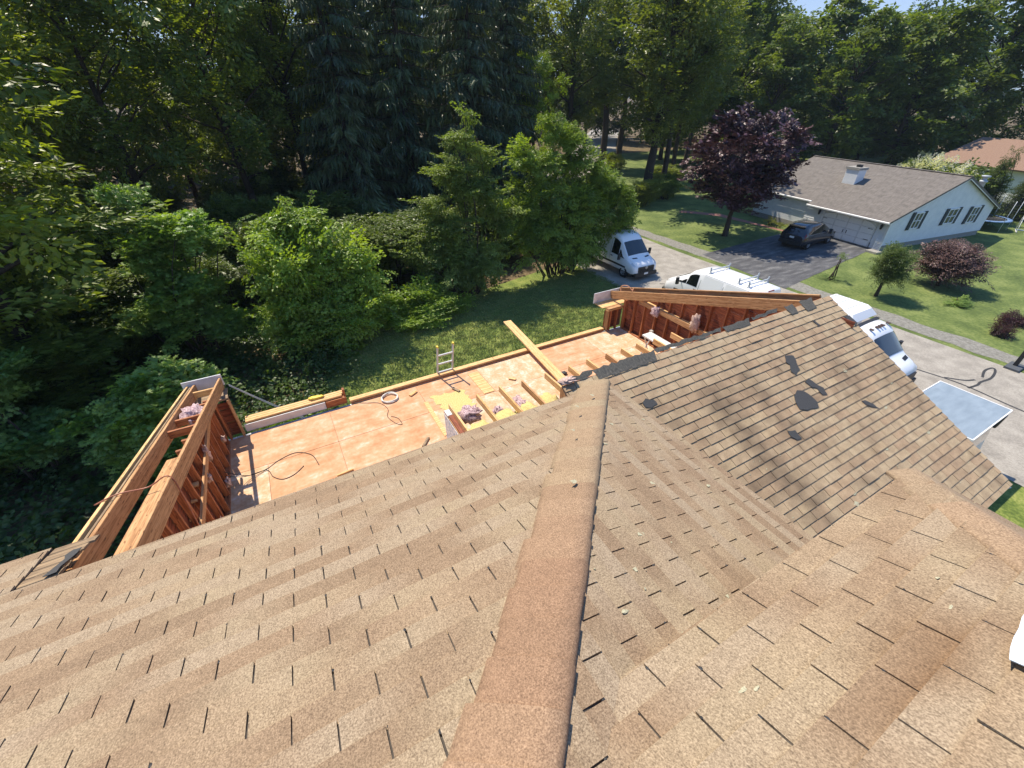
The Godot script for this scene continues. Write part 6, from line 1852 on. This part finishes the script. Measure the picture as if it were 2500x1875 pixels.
func suv() -> void:
	var t := thing("car", "dark grey sport utility car parked in the driveway before the garage", "car", Vector3(36.7, 0.016, -18.2), deg_to_rad(2))
	var s := [[-2.35, 0.45, 1.02, 0.80, 0.70, 0.9, 0.06], [-2.30, 0.36, 1.12, 0.90, 0.78, 1.0, 0.08], [-2.12, 0.34, 1.52, 0.94, 0.66, 1.05, 0.10], [-1.92, 0.34, 1.66, 0.95, 0.66, 1.06, 0.11], [-1.4, 0.32, 1.71, 0.96, 0.67, 1.07, 0.12], [-0.2, 0.32, 1.72, 0.96, 0.68, 1.05, 0.12], [0.4, 0.32, 1.64, 0.96, 0.67, 1.03, 0.12], [0.62, 0.32, 1.54, 0.96, 0.68, 1.02, 0.11], [1.35, 0.32, 1.12, 0.95, 0.80, 0.98, 0.08], [1.5, 0.32, 1.06, 0.95, 0.82, 0.96, 0.08], [2.1, 0.32, 0.96, 0.91, 0.76, 0.86, 0.09], [2.32, 0.36, 0.82, 0.82, 0.66, 0.7, 0.08], [2.40, 0.42, 0.68, 0.72, 0.58, 0.6, 0.05]]
	body(t, "body", s, M.car_dark)
	panel(t, "windscreen", s, 0.58, 1.30, BOTH_TOP, M.glass_dark, 0.008)
	panel(t, "rear_window", s, -2.24, -1.98, BOTH_TOP, M.glass_dark, 0.008)
	for sd in [1, -1]:
		for w in [[-1.85, -1.2], [-1.12, -0.15], [-0.07, 0.55]]:
			panel(t, "side_window", s, w[0], w[1], [[4.2, sd], [5.0, sd], [5.9, sd]], M.glass_dark, 0.008, 0.02, -0.12 if w[1] > 0.3 else -0.02)
		panel(t, "window_trim", s, -1.9, 0.75, [[4.05, sd], [4.15, sd]], M.rim, 0.010)
		panel(t, "sill_moulding", s, -1.9, 1.6, [[1.2, sd], [2.4, sd]], M.black_plastic, 0.008)
		panel(t, "headlight", s, 2.02, 2.28, [[4.2, sd], [5.4, sd], [6.4, sd]], M.lamp_glass, 0.010)
		panel(t, "tail_light", s, -2.30, -2.12, [[3.4, sd], [4.2, sd], [5.0, sd]], M.red_lamp, 0.010)
		for x in [-1.42, 1.45]:
			wheel(t, Vector3(x, 0.36, sd * 0.84), 0.36, sd)
		mirror(t, Vector3(0.72, 1.08, sd * 0.92), sd * 0.7, M.car_dark)
		board_obj(t, "roof_rail", Vector3(-1.75, 1.76, sd * 0.58), Vector3(0.2, 1.765, sd * 0.58), 0.04, 0.035, M.black_plastic)
	box_obj(t, "bumper", Vector3(-2.45, 0.36, -0.86), Vector3(-2.26, 0.62, 0.86), M.black_plastic, 0.05)
	box_obj(t, "bumper", Vector3(2.2, 0.30, -0.80), Vector3(2.44, 0.52, 0.80), M.black_plastic, 0.05)
	box_obj(t, "number_plate", Vector3(-2.40, 0.82, -0.16), Vector3(-2.34, 0.94, 0.16), M.white, 0.005)
	box_obj(t, "spoiler", Vector3(-2.2, 1.60, -0.58), Vector3(-1.9, 1.67, 0.58), M.car_dark, 0.02)

func box_truck() -> void:
	var t := thing("box_truck", "white box truck with van cab and marker lamps parked on the near road side", "truck", Vector3(20.05, 0.012, -7.45), deg_to_rad(-90))
	var s := [[0.9, 0.40, 2.20, 0.98, 0.88, 1.25, 0.12], [1.0, 0.38, 2.28, 1.0, 0.88, 1.25, 0.14], [1.35, 0.38, 2.28, 1.01, 0.86, 1.25, 0.16], [1.58, 0.38, 2.18, 1.01, 0.84, 1.25, 0.16], [1.70, 0.38, 2.06, 1.01, 0.84, 1.25, 0.14], [2.32, 0.38, 1.40, 1.0, 0.90, 1.18, 0.10], [2.42, 0.38, 1.32, 1.0, 0.90, 1.15, 0.09], [2.75, 0.36, 1.18, 0.98, 0.86, 1.05, 0.10], [2.95, 0.36, 1.04, 0.93, 0.80, 0.95, 0.10], [3.05, 0.38, 0.86, 0.86, 0.72, 0.72, 0.08], [3.08, 0.42, 0.72, 0.80, 0.66, 0.6, 0.06]]
	var b := body(t, "cab", s, M.car_white)
	panel(t, "windscreen", s, 1.72, 2.30, BOTH_TOP, M.glass_dark, 0.010)
	for sd in [1, -1]:
		panel(t, "side_window", s, 1.10, 1.66, [[4.15, sd], [5.0, sd], [5.9, sd]], M.glass_dark, 0.010, 0.04, -0.04)
		panel(t, "quarter_window", s, 1.70, 2.2, [[4.15, sd], [4.5, sd], [5.2, sd]], M.glass_dark, 0.010, 0.0, -0.42)
		panel(t, "headlight", s, 2.68, 2.97, [[4.1, sd], [5.2, sd], [6.4, sd]], M.lamp_glass, 0.010)
		panel(t, "hood_vent", s, 2.46, 2.60, [[8.2, sd], [9.2, sd]], M.black_plastic, 0.010, 0.06, 0.06)
		wheel(t, Vector3(2.1, 0.37, sd * 0.90), 0.37, sd)
		wheel(t, Vector3(-0.6, 0.37, sd * 0.86), 0.37, sd)
		mirror(t, Vector3(1.95, 1.32, sd * 1.0), sd, M.black_plastic)
	for z in [-0.62, -0.2, 0.0, 0.2, 0.62]:
		box_obj(t, "marker_lamp", Vector3(1.38, 2.29, z - 0.05), Vector3(1.52, 2.34, z + 0.05), M.amber, 0.012)
	box_obj(t, "cab_strip", Vector3(0.94, 2.295, -0.78), Vector3(1.06, 2.34, 0.78), M.black_plastic, 0.01)
	box_obj(t, "bumper", Vector3(2.8, 0.26, -0.94), Vector3(3.14, 0.54, 0.94), M.black_plastic, 0.06)
	box_obj(t, "grille", Vector3(3.0, 0.56, -0.66), Vector3(3.105, 0.88, 0.66), M.black_plastic, 0.03)
	# box with a bevelled nose cap
	var bx := MB.new()
	var prof := PackedVector2Array([Vector2(-1.06, 0.62), Vector2(1.06, 0.62), Vector2(1.06, 2.48), Vector2(0.84, 2.66), Vector2(-0.84, 2.66), Vector2(-1.06, 2.48)])
	bx.sweep(prof, Vector3(0.45, 0, 0), Vector3(-0.85, 0, 0), Vector3(0, 0, -1), Vector3(0, 1, 0))
	var bo := obj(t, "box", bx.done(), M.car_white)
	var nz := MB.new()
	var front := [Vector3(0.88, 2.38, 0.90), Vector3(0.88, 2.38, -0.90), Vector3(0.66, 2.63, -0.70), Vector3(0.66, 2.63, 0.70)]
	var back := [Vector3(0.45, 2.34, 1.06), Vector3(0.45, 2.34, -1.06), Vector3(0.45, 2.66, -0.84), Vector3(0.45, 2.66, 0.84)]
	nz.quad(front[0], front[1], front[2], front[3])
	for i in 4:
		var k := (i + 1) % 4
		nz.quad(back[i], back[k], front[k], front[i])
	obj(bo, "nose_cap", nz.done(), M.white)
	for q in 3:
		box_obj(bo, "roof_rib", Vector3(0.2 - q * 0.5, 2.665, -0.82), Vector3(0.26 - q * 0.5, 2.68, 0.82), M.white, 0.004)

func flat_truck() -> void:
	var t := thing("truck", "truck cab with flat blue grey roof panel and black side mirrors beside the wing", "truck", Vector3(16.35, 0.012, -2.2), deg_to_rad(-90))
	# x forward is toward +z here
	var rf := MB.new()
	rf.box(Vector3(-0.86, 2.16, -1.32), Vector3(0.86, 2.22, 1.32), 0.02)
	var ro := obj(t, "roof_panel", rf.done(), M.tarp)
	for sd in [1, -1]:
		box_obj(ro, "roof_trim", Vector3(-0.88, 2.175, sd * 1.335 - 0.014), Vector3(0.88, 2.232, sd * 1.335 + 0.014), M.white, 0.006)
		box_obj(ro, "roof_trim", Vector3(sd * 0.875 - 0.014, 2.175, -1.32), Vector3(sd * 0.875 + 0.014, 2.232, 1.32), M.white, 0.006)
	var s := [[-0.84, 0.5, 2.14, 1.05, 1.04, 1.2, 0.05], [0.3, 0.5, 2.14, 1.05, 1.04, 1.2, 0.05], [0.62, 0.5, 2.14, 1.05, 1.03, 1.2, 0.05], [0.74, 0.5, 2.08, 1.04, 1.0, 1.2, 0.06], [0.88, 0.5, 1.20, 1.02, 0.98, 1.1, 0.06], [0.92, 0.5, 0.95, 1.0, 0.95, 0.9, 0.06], [0.94, 0.55, 0.75, 0.96, 0.92, 0.7, 0.05]]
	body(t, "cab", s, M.cab_grey)
	panel(t, "windscreen", s, 0.755, 0.868, BOTH_TOP, M.glass_dark, 0.012)
	box_obj(t, "roof_gap", Vector3(-0.84, 2.142, -1.0), Vector3(0.70, 2.158, 1.0), M.black_plastic)
	for sd in [1, -1]:
		panel(t, "side_window", s, -0.35, 0.55, [[4.2, sd], [5.0, sd], [5.9, sd]], M.glass_dark, 0.010)
		var mb := MB.new()
		mb.board(Vector3(0.62, 1.75, sd * 1.02), Vector3(0.80, 1.78, sd * 1.36), 0.05, 0.05)
		mb.board(Vector3(0.80, 1.50, sd * 1.46), Vector3(0.82, 1.92, sd * 1.46), 0.10, 0.30, Vector3(0, 0, 1), 0.05)
		obj(t, "mirror", mb.done(), M.black_plastic)
		wheel(t, Vector3(0.2, 0.42, sd * 0.92), 0.42, sd)
		wheel(t, Vector3(-3.4, 0.42, sd * 0.92), 0.42, sd)
	box_obj(t, "bumper", Vector3(0.80, 0.35, -1.05), Vector3(1.06, 0.62, 1.05), M.black_plastic, 0.04)
	box_obj(t, "bed", Vector3(-4.8, 0.75, -1.1), Vector3(-1.0, 1.25, 1.1), M.cab_grey, 0.03)
	box_obj(t, "chassis", Vector3(-4.7, 0.4, -0.5), Vector3(0.6, 0.74, 0.5), M.black_plastic, 0.03)

func build_vehicles() -> void:
	van("white high roofed van with badge facing the house beyond the shrubs", Vector3(20.1, 0.012, -21.5), deg_to_rad(-90), 2.45, false)
	van("white low roofed van with three roof bars beyond the street gable", Vector3(20.2, 0.012, -13.5), deg_to_rad(90), 2.12, true)
	suv()
	box_truck()
	flat_truck()

func _ready() -> void:
	rng.seed = 20240611
	tint_noise.seed = 3
	tint_noise.frequency = 1.0
	tint_noise.noise_type = FastNoiseLite.TYPE_SIMPLEX_SMOOTH
	tint_noise.fractal_octaves = 2
	stain_noise.seed = 8
	stain_noise.frequency = 1.0
	stain_noise.noise_type = FastNoiseLite.TYPE_SIMPLEX_SMOOTH
	# camera
	cam = Camera3D.new()
	cam.name = "camera"
	cam.fov = 84.95
	cam.near = 0.05
	cam.far = 2000.0
	add_child(cam)
	cam.position = EYE
	cam.rotation = Vector3(deg_to_rad(-35.0), deg_to_rad(-29.0), 0)
	cam.current = true
	# sky
	var env := Environment.new()
	env.background_mode = Environment.BG_SKY
	var sm := ProceduralSkyMaterial.new()
	sm.sky_top_color = Color(0.36, 0.52, 0.76)
	sm.sky_horizon_color = Color(0.74, 0.82, 0.90)
	sm.sky_curve = 0.13
	sm.ground_bottom_color = Color(0.10, 0.11, 0.08)
	sm.ground_horizon_color = Color(0.40, 0.45, 0.44)
	sm.energy_multiplier = 1.0
	var sky := Sky.new()
	sky.sky_material = sm
	env.sky = sky
	env.tonemap_mode = Environment.TONE_MAPPER_LINEAR
	env.tonemap_exposure = 1.45
	env.fog_enabled = true
	env.fog_density = 0.00025
	env.fog_light_color = Color(0.74, 0.82, 0.90)
	env.sdfgi_enabled = true
	env.ssao_enabled = true
	env.ssil_enabled = true
	var we := WorldEnvironment.new()
	we.name = "world_environment"
	we.environment = env
	add_child(we)
	# sun
	var sun := DirectionalLight3D.new()
	sun.name = "sun"
	sun.light_energy = 1.5
	sun.light_color = Color(1.0, 0.955, 0.88)
	sun.light_angular_distance = 0.53
	sun.shadow_enabled = true
	add_child(sun)
	sun.look_at_from_position(Vector3.ZERO, Vector3(0.14, -1.0, 0.56), Vector3.UP)

	make_materials()
	make_sprays()
	build_ground()
	build_house()
	build_wing()
	build_neighbour()
	build_vehicles()
	build_site_clutter()
	build_woods()
